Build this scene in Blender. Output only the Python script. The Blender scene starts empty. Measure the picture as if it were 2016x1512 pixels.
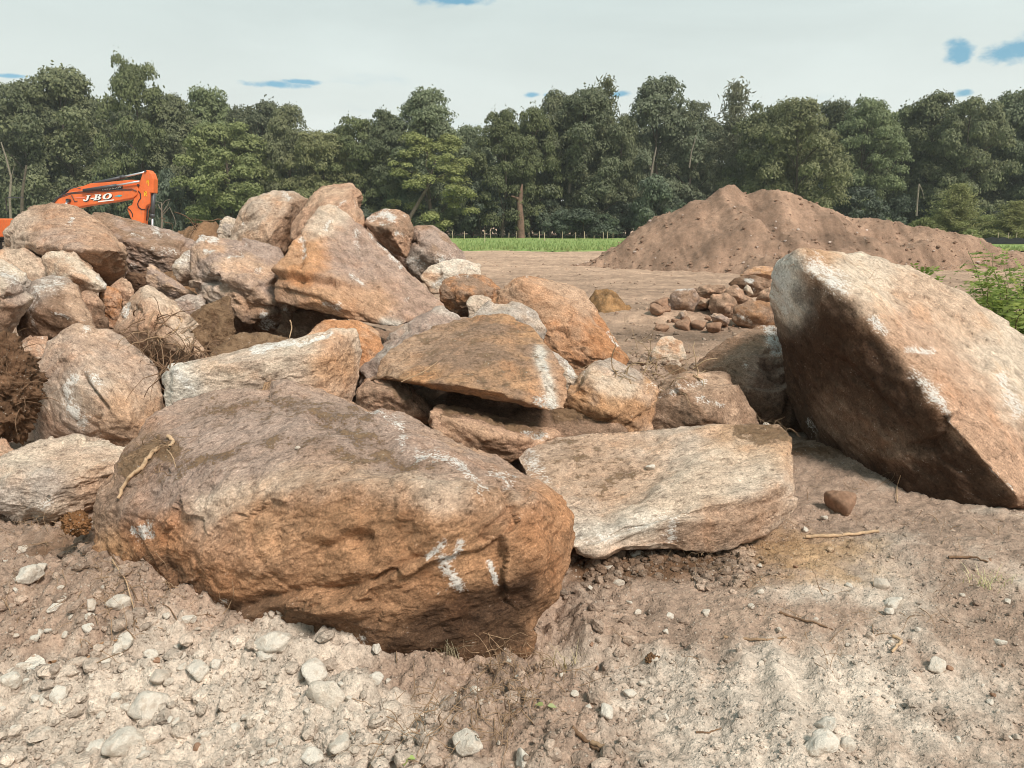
import bpy, bmesh, math, random
import numpy as np
from mathutils import Vector, Matrix, Euler

random.seed(7)
SC = bpy.context.scene
COL = SC.collection
# ------------------------------------------------------------------ camera
FPX, CXP, CYP = 1460.0, 1008.0, 756.0          # focal length and centre, in photo pixels (2016 x 1512)
TH = math.atan(316 / FPX)                       # downward pitch
CT, ST = math.cos(TH), math.sin(TH)
CAMZ = 1.7
cam = bpy.data.objects.new('camera', bpy.data.cameras.new('camera'))
COL.objects.link(cam)
cam.location = (0, 0, CAMZ)
cam.rotation_euler = (math.pi / 2 - TH, 0, 0)
cam.data.sensor_width = 36.0
cam.data.lens = 36.0 * FPX / 2016
cam.data.clip_start = 0.05
cam.data.clip_end = 6000
SC.camera = cam
# ------------------------------------------------------------------ world and sun
SUN_ELEV, SUN_AZ = math.radians(50), math.radians(40)   # azimuth measured from straight behind the camera towards the right
sun_dir = Vector((math.sin(SUN_AZ) * math.cos(SUN_ELEV), -math.cos(SUN_AZ) * math.cos(SUN_ELEV), math.sin(SUN_ELEV)))
world = bpy.data.worlds.new('World')
SC.world = world
world.use_nodes = True


class NT:
    """tiny helper to write node trees"""
    def __init__(s, tree):
        s.t = tree
        for n in list(tree.nodes):
            tree.nodes.remove(n)

    def n(s, typ, props=None, **inp):
        nd = s.t.nodes.new(typ)
        for k, v in (props or {}).items():
            setattr(nd, k, v)
        for k, v in inp.items():
            key = int(k[1:]) if k[0] == 'i' and k[1:].isdigit() else k.replace('_', ' ')
            sk = nd.inputs[key]
            if hasattr(v, 'is_linked') or isinstance(v, bpy.types.NodeSocket):
                s.t.links.new(v, sk)
            else:
                sk.default_value = v
        return nd

    def math(s, op, a, b=None, clamp=False):
        nd = s.t.nodes.new('ShaderNodeMath')
        nd.operation = op
        nd.use_clamp = clamp
        for i, v in enumerate((a, b)):
            if v is None:
                continue
            if isinstance(v, bpy.types.NodeSocket):
                s.t.links.new(v, nd.inputs[i])
            else:
                nd.inputs[i].default_value = v
        return nd.outputs[0]

    def vmath(s, op, a, b=None, out=0):
        nd = s.t.nodes.new('ShaderNodeVectorMath')
        nd.operation = op
        for i, v in enumerate((a, b)):
            if v is None:
                continue
            if isinstance(v, bpy.types.NodeSocket):
                s.t.links.new(v, nd.inputs[i])
            else:
                nd.inputs[i].default_value = v
        return nd.outputs[out]

    def rng(s, v, a, b, c, d, smooth=False):
        nd = s.t.nodes.new('ShaderNodeMapRange')
        if smooth:
            nd.interpolation_type = 'SMOOTHSTEP'
        s.t.links.new(v, nd.inputs[0])
        for i, x in enumerate((a, b, c, d)):
            nd.inputs[i + 1].default_value = x
        return nd.outputs[0]

    def mix(s, f, a, b, blend='MIX'):
        nd = s.t.nodes.new('ShaderNodeMix')
        nd.data_type = 'RGBA'
        nd.blend_type = blend
        for i, v in ((0, f), (6, a), (7, b)):
            if isinstance(v, bpy.types.NodeSocket):
                s.t.links.new(v, nd.inputs[i])
            else:
                nd.inputs[i].default_value = v if i == 0 else (tuple(v) + (1,))[:4]
        return nd.outputs[2]

    def noise(s, vec, scale, detail=4, rough=0.55, dist=0.0):
        nd = s.n('ShaderNodeTexNoise', None, Vector=vec, Scale=scale, Detail=detail, Roughness=rough, Distortion=dist)
        return nd.outputs[0]

    def mapping(s, vec, scale=(1, 1, 1), rot=(0, 0, 0), loc=(0, 0, 0)):
        return s.n('ShaderNodeMapping', None, Vector=vec, Scale=scale, Rotation=rot, Location=loc).outputs[0]

    def link(s, a, b):
        s.t.links.new(a, b)


def unproj_dir(px, py):
    u, v = (px - CXP) / FPX, (CYP - py) / FPX
    return np.array([u, CT + v * ST, -ST + v * CT])


def build_world():
    w = NT(world.node_tree)
    STR = 0.12
    sky = w.n('ShaderNodeTexSky', {'sky_type': 'NISHITA', 'sun_disc': False, 'sun_elevation': SUN_ELEV,
                                   'sun_rotation': math.pi - SUN_AZ, 'air_density': 1.0, 'dust_density': 1.2, 'ozone_density': 1.5})
    g = w.n('ShaderNodeTexCoord').outputs['Generated']
    d = w.vmath('NORMALIZE', g)
    z = w.n('ShaderNodeSeparateXYZ', None, i0=d).outputs[2]
    # thin high overcast: cream towards the horizon, cool grey-white higher up
    hz = w.rng(z, 0.0, 0.55, 0, 1)
    cl = w.mix(hz, (0.82, 0.845, 0.80), (0.45, 0.61, 0.625))
    vproj = w.mapping(d, scale=(1.0, 1.0, 4.5))
    n1 = w.noise(vproj, 1.6, 6, 0.55, 0.6)
    n2 = w.noise(vproj, 3.4, 6, 0.6, 0.4)
    shade = w.rng(n1, 0.3, 0.7, 0.90, 1.06)
    cl = w.mix(1.0, cl, w.n('ShaderNodeCombineXYZ', None, X=shade, Y=shade, Z=shade).outputs[0], 'MULTIPLY')
    # openings in the cloud sheet through which the blue shows
    hole = None
    for (px, py, wx, wy) in ((862, -8, 44, 14), (905, 2, 44, 6), (1886, 104, 18, 16), (2004, 98, 38, 17), (548, 167, 44, 5), (596, 162, 30, 4),
                             (1048, 187, 14, 4), (1085, 188, 10, 4), (1219, 187, 18, 5), (20, 150, 26, 3), (1900, 182, 12, 5),
                             (2300, 40, 120, 30), (-250, 60, 90, 16), (1300, -180, 160, 40), (300, -260, 180, 50)):
        c = unproj_dir(px, py)
        c /= np.linalg.norm(c)
        dv = w.vmath('SUBTRACT', d, tuple(c))
        dv = w.mapping(dv, scale=(FPX / wx, FPX / wx, FPX / wy))
        wob = w.vmath('SCALE', w.n('ShaderNodeTexNoise', None, Vector=w.mapping(d, scale=(1, 1, 2)), Scale=30.0, Detail=6.0, Roughness=0.65).outputs[1])
        wob.node.inputs['Scale'].default_value = 2.6
        dv = w.vmath('ADD', dv, w.vmath('SUBTRACT', wob, (1.3, 1.3, 1.3)))
        L = w.vmath('LENGTH', dv, out=1)
        m = w.rng(L, 0.45, 1.5, 1, 0, True)
        hole = m if hole is None else w.math('MAXIMUM', hole, m)
    thin = w.rng(n2, 0.60, 0.80, 0, 0.30, True)
    hole = w.math('MAXIMUM', hole, thin)
    blue = w.mix(0.55, w.vmath('SCALE', sky.outputs[0]), (0.03 / STR, 0.38 / STR, 0.56 / STR))
    blue.node.inputs[6].links[0].from_node.inputs['Scale'].default_value = 1.0
    cls = w.vmath('SCALE', cl)
    cls.node.inputs['Scale'].default_value = 1.0 / STR
    col = w.mix(w.math('MULTIPLY', hole, 0.85), cls, blue)
    bg = w.n('ShaderNodeBackground', None, Color=col, Strength=STR)
    o = w.n('ShaderNodeOutputWorld')
    w.link(bg.outputs[0], o.inputs[0])


build_world()
sun = bpy.data.objects.new('sun', bpy.data.lights.new('sun', 'SUN'))
COL.objects.link(sun)
sun.data.energy = 4.5
sun.data.angle = math.radians(13.0)
sun.data.color = (1.0, 0.93, 0.84)
sun.rotation_euler = sun_dir.to_track_quat('Z', 'Y').to_euler()
sun.location = (10, -10, 20)
vs = SC.view_settings
vs.view_transform = 'Standard'
vs.look = 'None'
vs.exposure = 0.08
vs.gamma = 1.0
vs.use_curve_mapping = False
SC.render.engine = 'CYCLES'
SC.cycles.max_bounces = 6
SC.cycles.diffuse_bounces = 3
SC.cycles.transparent_max_bounces = 4
SC.cycles.use_denoising = True
SC.cycles.filter_width = 1.0
SC.cycles.volume_bounces = 0

# ------------------------------------------------------------------ numeric helpers
_r = np.random.RandomState(11)
_T = np.concatenate([_r.permutation(256)] * 3).astype(np.int32)
_G = _r.normal(size=(256, 3)).astype(np.float32)
_G /= np.linalg.norm(_G, axis=1)[:, None]


def perlin(p, seed=0):
    p = np.asarray(p, np.float32) + np.float32(seed * 17.31)
    i = np.floor(p).astype(np.int32)
    f = p - i
    i &= 255
    u = f * f * f * (f * (f * 6 - 15) + 10)
    out = None
    xs = {}
    for a in (0, 1):
        ta = _T[i[:, 0] + a]
        for b in (0, 1):
            tb = _T[ta + i[:, 1] + b]
            for c in (0, 1):
                g = _G[_T[tb + i[:, 2] + c] & 255]
                xs[a, b, c] = g[:, 0] * (f[:, 0] - a) + g[:, 1] * (f[:, 1] - b) + g[:, 2] * (f[:, 2] - c)
    lz = lambda a, b: xs[a, b, 0] + u[:, 2] * (xs[a, b, 1] - xs[a, b, 0])
    l00, l01, l10, l11 = lz(0, 0), lz(0, 1), lz(1, 0), lz(1, 1)
    m0 = l00 + u[:, 1] * (l01 - l00)
    m1 = l10 + u[:, 1] * (l11 - l10)
    return 1.6 * (m0 + u[:, 0] * (m1 - m0))


def fbm(p, oct=4, gain=0.5, seed=0, kind='n'):
    s, a = 0, 1.0
    q = np.asarray(p, np.float32)
    for k in range(oct):
        v = perlin(q, seed + k * 3.7)
        if kind == 'b':
            v = np.abs(v) * 2 - 0.6
        elif kind == 'r':
            v = 0.6 - np.abs(v) * 2
        s = s + a * v
        a *= gain
        q = q * 2.07
    return s


def sstep(x, a, b):
    t = np.clip((x - a) / (b - a), 0, 1)
    return t * t * (3 - 2 * t)


def P(px, py, Y):
    d = unproj_dir(px, py)
    t = Y / d[1]
    return np.array([0, 0, CAMZ]) + d * t


def proj(V):
    rel = V - np.array([0, 0, CAMZ])
    f = rel[:, 1] * CT - rel[:, 2] * ST
    f = np.where(np.abs(f) < 1e-3, 1e-3, f)
    u = rel[:, 0] / f
    v = (rel[:, 1] * ST + rel[:, 2] * CT) / f
    return np.stack([CXP + u * FPX, CYP - v * FPX], 1)


def ground_Y(py, z=0.0):
    d = unproj_dir(1008, py)
    return (z - CAMZ) / d[2] * d[1]


def mesh_np(name, V, F, smooth=True, attrs=None):
    """mesh from arrays; F an (n,k) array or a list of arrays"""
    Fs = F if isinstance(F, list) else [F]
    me = bpy.data.meshes.new(name)
    V = np.ascontiguousarray(V, np.float32)
    me.vertices.add(len(V))
    me.vertices.foreach_set('co', V.ravel())
    loops = np.concatenate([np.asarray(f, np.int32).ravel() for f in Fs])
    tot = np.concatenate([np.full(len(f), np.asarray(f).shape[1], np.int32) for f in Fs])
    me.loops.add(len(loops))
    me.loops.foreach_set('vertex_index', loops)
    me.polygons.add(len(tot))
    me.polygons.foreach_set('loop_start', np.concatenate([[0], np.cumsum(tot)[:-1]]).astype(np.int32))
    me.polygons.foreach_set('use_smooth', np.full(len(tot), smooth, bool))
    me.update(calc_edges=True)
    for k, v in (attrs or {}).items():
        if v.ndim == 2:
            a = me.attributes.new(k, 'FLOAT_COLOR', 'POINT')
            c = np.ones((len(V), 4), np.float32)
            c[:, :3] = v[:, :3]
            a.data.foreach_set('color', c.ravel())
        else:
            a = me.attributes.new(k, 'FLOAT', 'POINT')
            a.data.foreach_set('value', np.ascontiguousarray(v, np.float32))
    return me


def link(name, data, mat=None, parent=None, loc=(0, 0, 0)):
    o = bpy.data.objects.new(name, data)
    COL.objects.link(o)
    if mat is not None and data is not None and len(data.materials) == 0:
        data.materials.append(mat)
    if parent is not None:
        o.parent = parent
    o.location = loc
    return o


def tag(o, label=None, cat=None, group=None, kind=None):
    for k, v in (('label', label), ('category', cat), ('group', group), ('kind', kind)):
        if v:
            o[k] = v
    return o


def tube(pts, radii, sides=6, cap=True):
    pts = np.asarray(pts, float)
    radii = np.broadcast_to(np.asarray(radii, float), (len(pts),))
    V, F = [], []
    t = np.gradient(pts, axis=0)
    up = np.array([0.31, 0.22, 0.92])
    for i in range(len(pts)):
        d = t[i] / (np.linalg.norm(t[i]) + 1e-9)
        a = np.cross(d, up)
        if np.linalg.norm(a) < 1e-3:
            a = np.cross(d, [1, 0, 0])
        a /= np.linalg.norm(a)
        b = np.cross(d, a)
        for k in range(sides):
            an = 2 * math.pi * k / sides
            V.append(pts[i] + radii[i] * (math.cos(an) * a + math.sin(an) * b))
    for i in range(len(pts) - 1):
        for k in range(sides):
            k2 = (k + 1) % sides
            F.append((i * sides + k, i * sides + k2, (i + 1) * sides + k2, (i + 1) * sides + k))
    return np.array(V), np.array(F)


def join(parts):
    Vs, Fs, o = [], [], 0
    for V, F in parts:
        Vs.append(V)
        Fs.append(np.asarray(F) + o)
        o += len(V)
    return np.concatenate(Vs), np.concatenate(Fs)


# ------------------------------------------------------------------ materials
def new_mat(name):
    m = bpy.data.materials.new(name)
    m.use_nodes = True
    return m, NT(m.node_tree)


def finish(w, color, rough=0.9, bump=None, bstr=0.5, bdist=0.02, metallic=0.0, spec=0.25):
    b = w.n('ShaderNodeBsdfPrincipled', None, Roughness=rough, Metallic=metallic)
    b.inputs['Specular IOR Level'].default_value = spec
    if isinstance(color, bpy.types.NodeSocket):
        w.link(color, b.inputs['Base Color'])
    else:
        b.inputs['Base Color'].default_value = tuple(color) + (1,)
    if bump is not None:
        bn = w.n('ShaderNodeBump', None, Strength=bstr, Distance=bdist, Height=bump)
        w.link(bn.outputs[0], b.inputs['Normal'])
    o = w.n('ShaderNodeOutputMaterial')
    w.link(b.outputs[0], o.inputs[0])
    return b


def grey(w, v):
    return w.n('ShaderNodeCombineXYZ', None, X=v, Y=v, Z=v).outputs[0]


def rock_material():
    m, w = new_mat('granite_with_soil')
    p = w.n('ShaderNodeTexCoord').outputs['Object']
    tint = w.n('ShaderNodeAttribute', {'attribute_name': 'tint'}).outputs['Color']
    scuff = w.n('ShaderNodeAttribute', {'attribute_name': 'scuff'}).outputs['Fac']
    dirt = w.n('ShaderNodeAttribute', {'attribute_name': 'dirt'}).outputs['Fac']
    n_big = w.noise(p, 3.2, 6, 0.6, 0.3)
    n_mid = w.noise(p, 11.0, 8, 0.68)
    n_str = w.noise(w.mapping(p, scale=(8, 17, 22)), 1.0, 7, 0.65, 0.8)
    n_str2 = w.noise(w.mapping(p, scale=(42, 84, 110)), 1.0, 5, 0.65, 0.5)
    n_gr = w.noise(p, 95.0, 4, 0.7)
    n_fine = w.noise(p, 260.0, 2, 0.6)
    k = w.math('MULTIPLY', w.rng(n_mid, 0.3, 0.7, 0.68, 1.30), w.rng(n_str, 0.3, 0.7, 0.82, 1.15))
    k = w.math('MULTIPLY', k, w.rng(n_gr, 0.25, 0.75, 0.55, 1.42))
    k = w.math('MULTIPLY', k, w.rng(n_fine, 0.25, 0.75, 0.80, 1.20))
    k = w.math('MULTIPLY', k, w.rng(n_str2, 0.3, 0.7, 0.70, 1.28))
    col = w.mix(1.0, tint, grey(w, k), 'MULTIPLY')
    # rusty iron stain and pale dry dust in patches
    rust = w.rng(n_big, 0.50, 0.68, 0, 0.28, True)
    col = w.mix(rust, col, w.mix(1.0, col, (1.12, 0.80, 0.55), 'MULTIPLY'))
    pale = w.rng(w.noise(w.mapping(p, loc=(4, 7, 1)), 5.0, 7, 0.68), 0.54, 0.70, 0, 0.32, True)
    col = w.mix(pale, col, w.mix(1.0, col, (1.40, 1.38, 1.36), 'MULTIPLY'))
    # dark pits along the foliation
    pit = w.rng(w.noise(w.mapping(p, scale=(18, 36, 40), loc=(2, 1, 3)), 1.0, 6, 0.75), 0.35, 0.44, 0.48, 0.0, True)
    col = w.mix(pit, col, w.mix(1.0, col, (0.36, 0.30, 0.27), 'MULTIPLY'))
    # mica and feldspar flecks
    fl = w.rng(w.noise(w.mapping(p, loc=(9, 3, 5)), 42.0, 3, 0.6), 0.66, 0.72, 0, 0.7, True)
    col = w.mix(fl, col, w.mix(1.0, col, (1.5, 1.52, 1.55), 'MULTIPLY'))
    # soil coat
    dm = w.math('ADD', dirt, w.math('ADD', w.rng(n_mid, 0.3, 0.7, -0.45, 0.45), w.rng(n_gr, 0.3, 0.7, -0.25, 0.25)))
    dm = w.rng(dm, 0.40, 0.62, 0, 1, True)
    soil = w.mix(w.rng(n_gr, 0.3, 0.7, 0, 1), (0.105, 0.060, 0.033), (0.27, 0.165, 0.095))
    soil = w.mix(w.rng(n_mid, 0.35, 0.65, 0, 0.6), soil, (0.30, 0.20, 0.125))
    col = w.mix(dm, col, soil)
    # fresh scuffs left by the machine
    sm = w.math('ADD', scuff, w.math('ADD', w.math('ADD', w.rng(n_mid, 0.3, 0.7, -0.42, 0.42), w.rng(n_gr, 0.3, 0.7, -0.28, 0.28)), w.rng(n_str2, 0.3, 0.7, -0.45, 0.45)))
    sm = w.rng(sm, 0.46, 1.0, 0, 0.80, True)
    sc = w.mix(w.rng(n_gr, 0.3, 0.7, 0, 1), (0.46, 0.45, 0.43), (0.78, 0.75, 0.70))
    col = w.mix(sm, col, sc)
    h = w.math('ADD', w.math('MULTIPLY', n_mid, 1.0), w.math('MULTIPLY', n_str, 0.40))
    h = w.math('ADD', h, w.math('MULTIPLY', n_gr, 0.22))
    h = w.math('ADD', h, w.math('MULTIPLY', n_str2, 0.22))
    h = w.math('SUBTRACT', h, w.math('MULTIPLY', pit, 0.35))
    h = w.math('ADD', h, w.math('MULTIPLY', w.math('MULTIPLY', dm, n_gr), 0.5))
    finish(w, col, 0.92, h, 0.85, 0.022, spec=0.15)
    return m


def soil_material():
    m, w = new_mat('dug_soil')
    p = w.n('ShaderNodeTexCoord').outputs['Object']
    tint = w.n('ShaderNodeAttribute', {'attribute_name': 'tint'}).outputs['Color']
    near = w.n('ShaderNodeAttribute', {'attribute_name': 'near'}).outputs['Fac']
    n1 = w.noise(p, 5.0, 8, 0.68)
    n2 = w.noise(p, 28.0, 6, 0.7)
    n3 = w.noise(p, 120.0, 3, 0.65)
    n0 = w.noise(p, 1.1, 6, 0.62)
    st = w.noise(w.mapping(p, scale=(0.35, 3.2, 1)), 1.0, 6, 0.65, 0.5)
    k = w.math('MULTIPLY', w.rng(n1, 0.3, 0.7, 0.74, 1.26), w.rng(n2, 0.28, 0.72, 0.66, 1.30))
    k = w.math('MULTIPLY', k, w.rng(n3, 0.3, 0.7, 0.74, 1.24))
    k = w.math('MULTIPLY', k, w.rng(n0, 0.3, 0.7, 0.88, 1.12))
    far = w.math('SUBTRACT', 1.0, near)
    k = w.math('MULTIPLY', k, w.math('ADD', 1.0, w.math('MULTIPLY', far, w.rng(st, 0.3, 0.7, -0.16, 0.14))))
    col = w.mix(1.0, tint, grey(w, k), 'MULTIPLY')
    cr = w.n('ShaderNodeTexVoronoi', {'feature': 'F1'}, Vector=p, Scale=62.0, Randomness=1.0)
    crumb = w.rng(cr.outputs['Distance'], 0.10, 0.42, 1, 0, True)
    sel = w.rng(w.n('ShaderNodeSeparateColor', None, Color=cr.outputs['Color']).outputs[0], 0.80, 0.86, 0, 1)
    col = w.mix(w.math('MULTIPLY', w.math('MULTIPLY', crumb, sel), 0.6), col, (0.58, 0.50, 0.42))
    h = w.math('ADD', n1, w.math('MULTIPLY', n2, 0.7))
    h = w.math('ADD', h, w.math('MULTIPLY', n3, 0.28))
    h = w.math('ADD', h, w.math('MULTIPLY', crumb, 0.22))
    finish(w, col, 0.95, h, 0.8, 0.028, spec=0.1)
    return m


def simple_mat(name, c, rough=0.6, noise=0.0, scale=20, metallic=0.0, spec=0.3, bump=0.0):
    m, w = new_mat(name)
    p = w.n('ShaderNodeTexCoord').outputs['Object']
    col, h = tuple(c), None
    if noise:
        n = w.noise(p, scale, 6, 0.65)
        col = w.mix(1.0, tuple(c), grey(w, w.rng(n, 0.3, 0.7, 1 - noise, 1 + noise)), 'MULTIPLY')
        h = n if bump else None
    finish(w, col, rough, h, bump, 0.01, metallic, spec)
    return m


def leaf_material(name, c1, c2, trans=0.25, vary=True):
    m, w = new_mat(name)
    gi = w.n('ShaderNodeNewGeometry').outputs['Random Per Island']
    oi = w.n('ShaderNodeObjectInfo').outputs['Random']
    p = w.n('ShaderNodeTexCoord').outputs['Object']
    cl = w.noise(p, 7.0, 3, 0.6)
    f = w.math('ADD', w.math('MULTIPLY', gi, 0.55), w.math('ADD', w.math('MULTIPLY', oi, 0.30), w.rng(cl, 0.3, 0.7, -0.2, 0.35)), True)
    col = w.mix(f, c1, c2)
    hue = w.n('ShaderNodeHueSaturation', None, Color=col, Hue=w.rng(oi, 0, 1, 0.472, 0.516), Saturation=w.rng(w.math('FRACT', w.math('MULTIPLY', oi, 7.3)), 0, 1, 0.72, 1.08), Value=w.rng(w.math('FRACT', w.math('MULTIPLY', oi, 13.7)), 0, 1, 0.72, 1.22)).outputs[0]
    if not vary:
        hue = col
    b = w.n('ShaderNodeBsdfPrincipled', None, Base_Color=hue, Roughness=0.55)
    b.inputs['Specular IOR Level'].default_value = 0.3
    t = w.n('ShaderNodeBsdfTranslucent', None, Color=hue)
    mx = w.n('ShaderNodeMixShader', None, Fac=trans)
    w.link(b.outputs[0], mx.inputs[1])
    w.link(t.outputs[0], mx.inputs[2])
    o = w.n('ShaderNodeOutputMaterial')
    w.link(mx.outputs[0], o.inputs[0])
    return m


M_ROCK = rock_material()
M_SOIL = soil_material()
M_BARK = simple_mat('bark', (0.105, 0.082, 0.062), 0.9, 0.45, 6, bump=0.5)
M_BARKPALE = simple_mat('bark_pale', (0.20, 0.165, 0.13), 0.9, 0.35, 8)
M_TWIG = simple_mat('dry_twig', (0.27, 0.175, 0.105), 0.85, 0.35, 60)
M_ROOT = simple_mat('dead_root', (0.17, 0.10, 0.058), 0.9, 0.4, 50)
M_STICK = simple_mat('pale_stick', (0.46, 0.31, 0.19), 0.85, 0.3, 40, bump=0.4)
M_STRAW = simple_mat('straw', (0.34, 0.24, 0.145), 0.8, 0.4, 30)

# ------------------------------------------------------------------ ground shape
def gauss(x, y, cx, cy, rx, ry):
    return np.exp(-(((x - cx) / rx) ** 2 + ((y - cy) / ry) ** 2))


def ground_base(x, y):
    """large shape of the ground, metres"""
    h = 0.0
    h = h + 0.15 * gauss(x, y, -1.75, 3.15, 0.85, 0.8)
    h = h + 0.04 * gauss(x, y, -0.95, 2.75, 0.5, 0.35)
    h = h + 0.05 * gauss(x, y, 0.75, 4.0, 0.8, 0.45)
    h = h + 0.14 * gauss(x, y, 2.15, 5.0, 0.75, 0.55)
    h = h + 0.06 * gauss(x, y, 2.4, 3.7, 1.0, 0.6)
    h = h + 0.72 * gauss(x, y, -2.6, 7.6, 2.6, 1.7)
    h = h + 0.25 * gauss(x, y, -0.2, 6.6, 1.1, 1.1)
    h = h + 0.22 * gauss(x, y, 2.9, 13.3, 1.3, 1.0)
    h = h + 0.30 * gauss(x, y, 1.25, 7.1, 0.55, 0.5)
    h = h + 0.05 * gauss(x, y, 1.35, 13.2, 0.75, 0.7)
    return h


def ground_h(x, y):
    x = np.asarray(x, float)
    y = np.asarray(y, float)
    p = np.stack([x, y, np.zeros_like(x)], 1)
    h = ground_base(x, y)
    near = 1 - sstep(y, 6, 16)
    left = 1 - sstep(x, -0.1, 0.9)
    rough = (0.20 + 0.80 * left) * near
    h = h + 0.05 * fbm(p * 0.9, 3, seed=1) * (0.25 + 0.75 * near) * (1 - sstep(y, 30, 60) * 0.7)
    lump = fbm(p * 3.3, 3, 0.5, seed=5, kind='b')
    h = h + (0.050 * lump + 0.05 * fbm(p * 1.7, 2, seed=6)) * rough
    h = h + 0.026 * fbm(p * 8.5, 3, 0.55, seed=9, kind='b') * (0.30 + 0.70 * rough) * near
    h = h + 0.011 * fbm(p * 27, 3, 0.6, seed=13, kind='b') * near * (0.55 + 0.45 * rough)
    # tread ribs pressed by the machine on the bare strip to the right
    tm = gauss(x, y, 1.02, 2.45, 0.62, 0.50)
    h = h + 0.014 * tm * np.sin(2 * math.pi * (x * 0.96 - y * 0.25 + 0.03 * perlin(p * 5, 3)) / 0.155)
    # flattened by tracks further back
    farp = np.stack([x * 0.25, y * 2.2, np.zeros_like(x)], 1)
    h = h + (0.05 * fbm(farp, 3, 0.55, seed=21) + 0.03 * fbm(p * 1.6, 4, 0.6, seed=23, kind='b')) * sstep(y, 6.5, 9) * (1 - sstep(y, 40, 44))
    h = h - 0.07 * gauss(x, y, -0.15, 2.62, 0.75, 0.22)
    hole = gauss(x, y, 1.52, 2.17, 0.055, 0.022)
    h = h - 0.05 * hole
    return h


def ground_tint(x, y):
    p = np.stack([x, y, np.zeros_like(x)], 1)
    n = fbm(p * 1.3, 5, 0.6, seed=31)
    n2 = fbm(p * 4.5, 4, 0.6, seed=35)
    pale = np.array([0.545, 0.45, 0.37])
    brown = np.array([0.355, 0.25, 0.188])
    dark = np.array([0.12, 0.068, 0.04])
    ochre = np.array([0.36, 0.21, 0.095])
    far = np.array([0.345, 0.232, 0.165])
    # how much of the pale subsoil lies on top
    pl = 0.15 + 0.95 * gauss(x, y, -0.9, 2.2, 1.3, 0.85) + 0.75 * gauss(x, y, 1.1, 2.25, 0.75, 0.55) + 0.5 * gauss(x, y, 2.0, 2.6, 0.6, 1.0)
    pl = pl + 0.55 * gauss(x, y, 1.25, 3.1, 0.35, 0.12) - 0.45 * gauss(x, y, -1.75, 3.25, 0.75, 0.45) + 0.35 * gauss(x, y, 2.4, 3.4, 0.6, 0.35)
    pl = pl - 0.45 * gauss(x, y, 0.8, 2.98, 0.6, 0.28) - 0.35 * gauss(x, y, 2.15, 2.7, 0.45, 1.0) - 0.42 * gauss(x, y, 0.1, 2.3, 0.28, 0.28) - 0.5 * gauss(x, y, -0.2, 2.6, 0.4, 0.12)
    f = sstep(pl + 0.33 * n + 0.22 * n2, 0.20, 0.80)[:, None]
    c = brown * (1 - f) + pale * f
    o = sstep(0.8 * gauss(x, y, 1.45, 3.6, 0.5, 0.45) + 0.3 * n2 + 0.15 * n, 0.25, 0.8)[:, None] * 0.7
    c = c * (1 - o) + ochre * o
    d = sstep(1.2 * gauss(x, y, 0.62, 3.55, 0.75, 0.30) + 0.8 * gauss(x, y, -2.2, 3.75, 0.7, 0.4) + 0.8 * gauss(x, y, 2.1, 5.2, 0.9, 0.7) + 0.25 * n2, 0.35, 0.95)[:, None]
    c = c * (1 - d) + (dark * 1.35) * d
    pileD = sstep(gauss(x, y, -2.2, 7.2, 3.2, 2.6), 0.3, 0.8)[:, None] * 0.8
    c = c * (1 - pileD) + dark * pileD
    ff = sstep(y, 5.5, 9)[:, None]
    bands = fbm(np.stack([x * 0.12, y * 0.9, np.zeros_like(x)], 1), 4, 0.6, seed=44)[:, None]
    wet = sstep(gauss(x, y, 2.4, 11.3, 2.2, 0.8), 0.25, 0.9)[:, None] * 0.45
    fc = far * (1 + 0.20 * bands + 0.20 * n[:, None] + 0.12 * n2[:, None]) * (1 - wet)
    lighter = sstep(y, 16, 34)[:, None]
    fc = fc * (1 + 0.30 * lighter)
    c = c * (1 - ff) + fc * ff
    return np.clip(c, 0.02, 0.8)


def build_ground():
    ys = np.concatenate([-np.geomspace(1.3, 60, 14)[::-1], np.linspace(-1.0, 1.25, 10),
                         np.geomspace(1.3, 7.0, 470), np.geomspace(7.05, 50, 170), np.geomspace(52, 4500, 40)])
    nc = 640
    s = np.linspace(-1, 1, nc)
    s = s * (0.86 + 0.14 * np.abs(s))
    W = 0.92 * np.maximum(ys, 1.3) + 0.9 + np.maximum(0, 1.3 - ys) * 4
    X = (W[:, None] * s[None, :])
    Y = np.repeat(ys[:, None], nc, 1)
    x, y = X.ravel(), Y.ravel()
    z = ground_h(x, y)
    # far out the land stays level
    V = np.stack([x, y, z], 1)
    idx = np.arange(len(ys) * nc).reshape(len(ys), nc)
    F = np.stack([idx[:-1, :-1].ravel(), idx[:-1, 1:].ravel(), idx[1:, 1:].ravel(), idx[1:, :-1].ravel()], 1)
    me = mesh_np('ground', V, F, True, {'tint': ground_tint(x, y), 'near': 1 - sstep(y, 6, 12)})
    o = link('ground', me, M_SOIL)
    tag(o, 'bare dug earth, pale sandy in front and brown further off', None, None, 'structure')


build_ground()
# ------------------------------------------------------------------ boulders
_ICO = []


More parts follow.
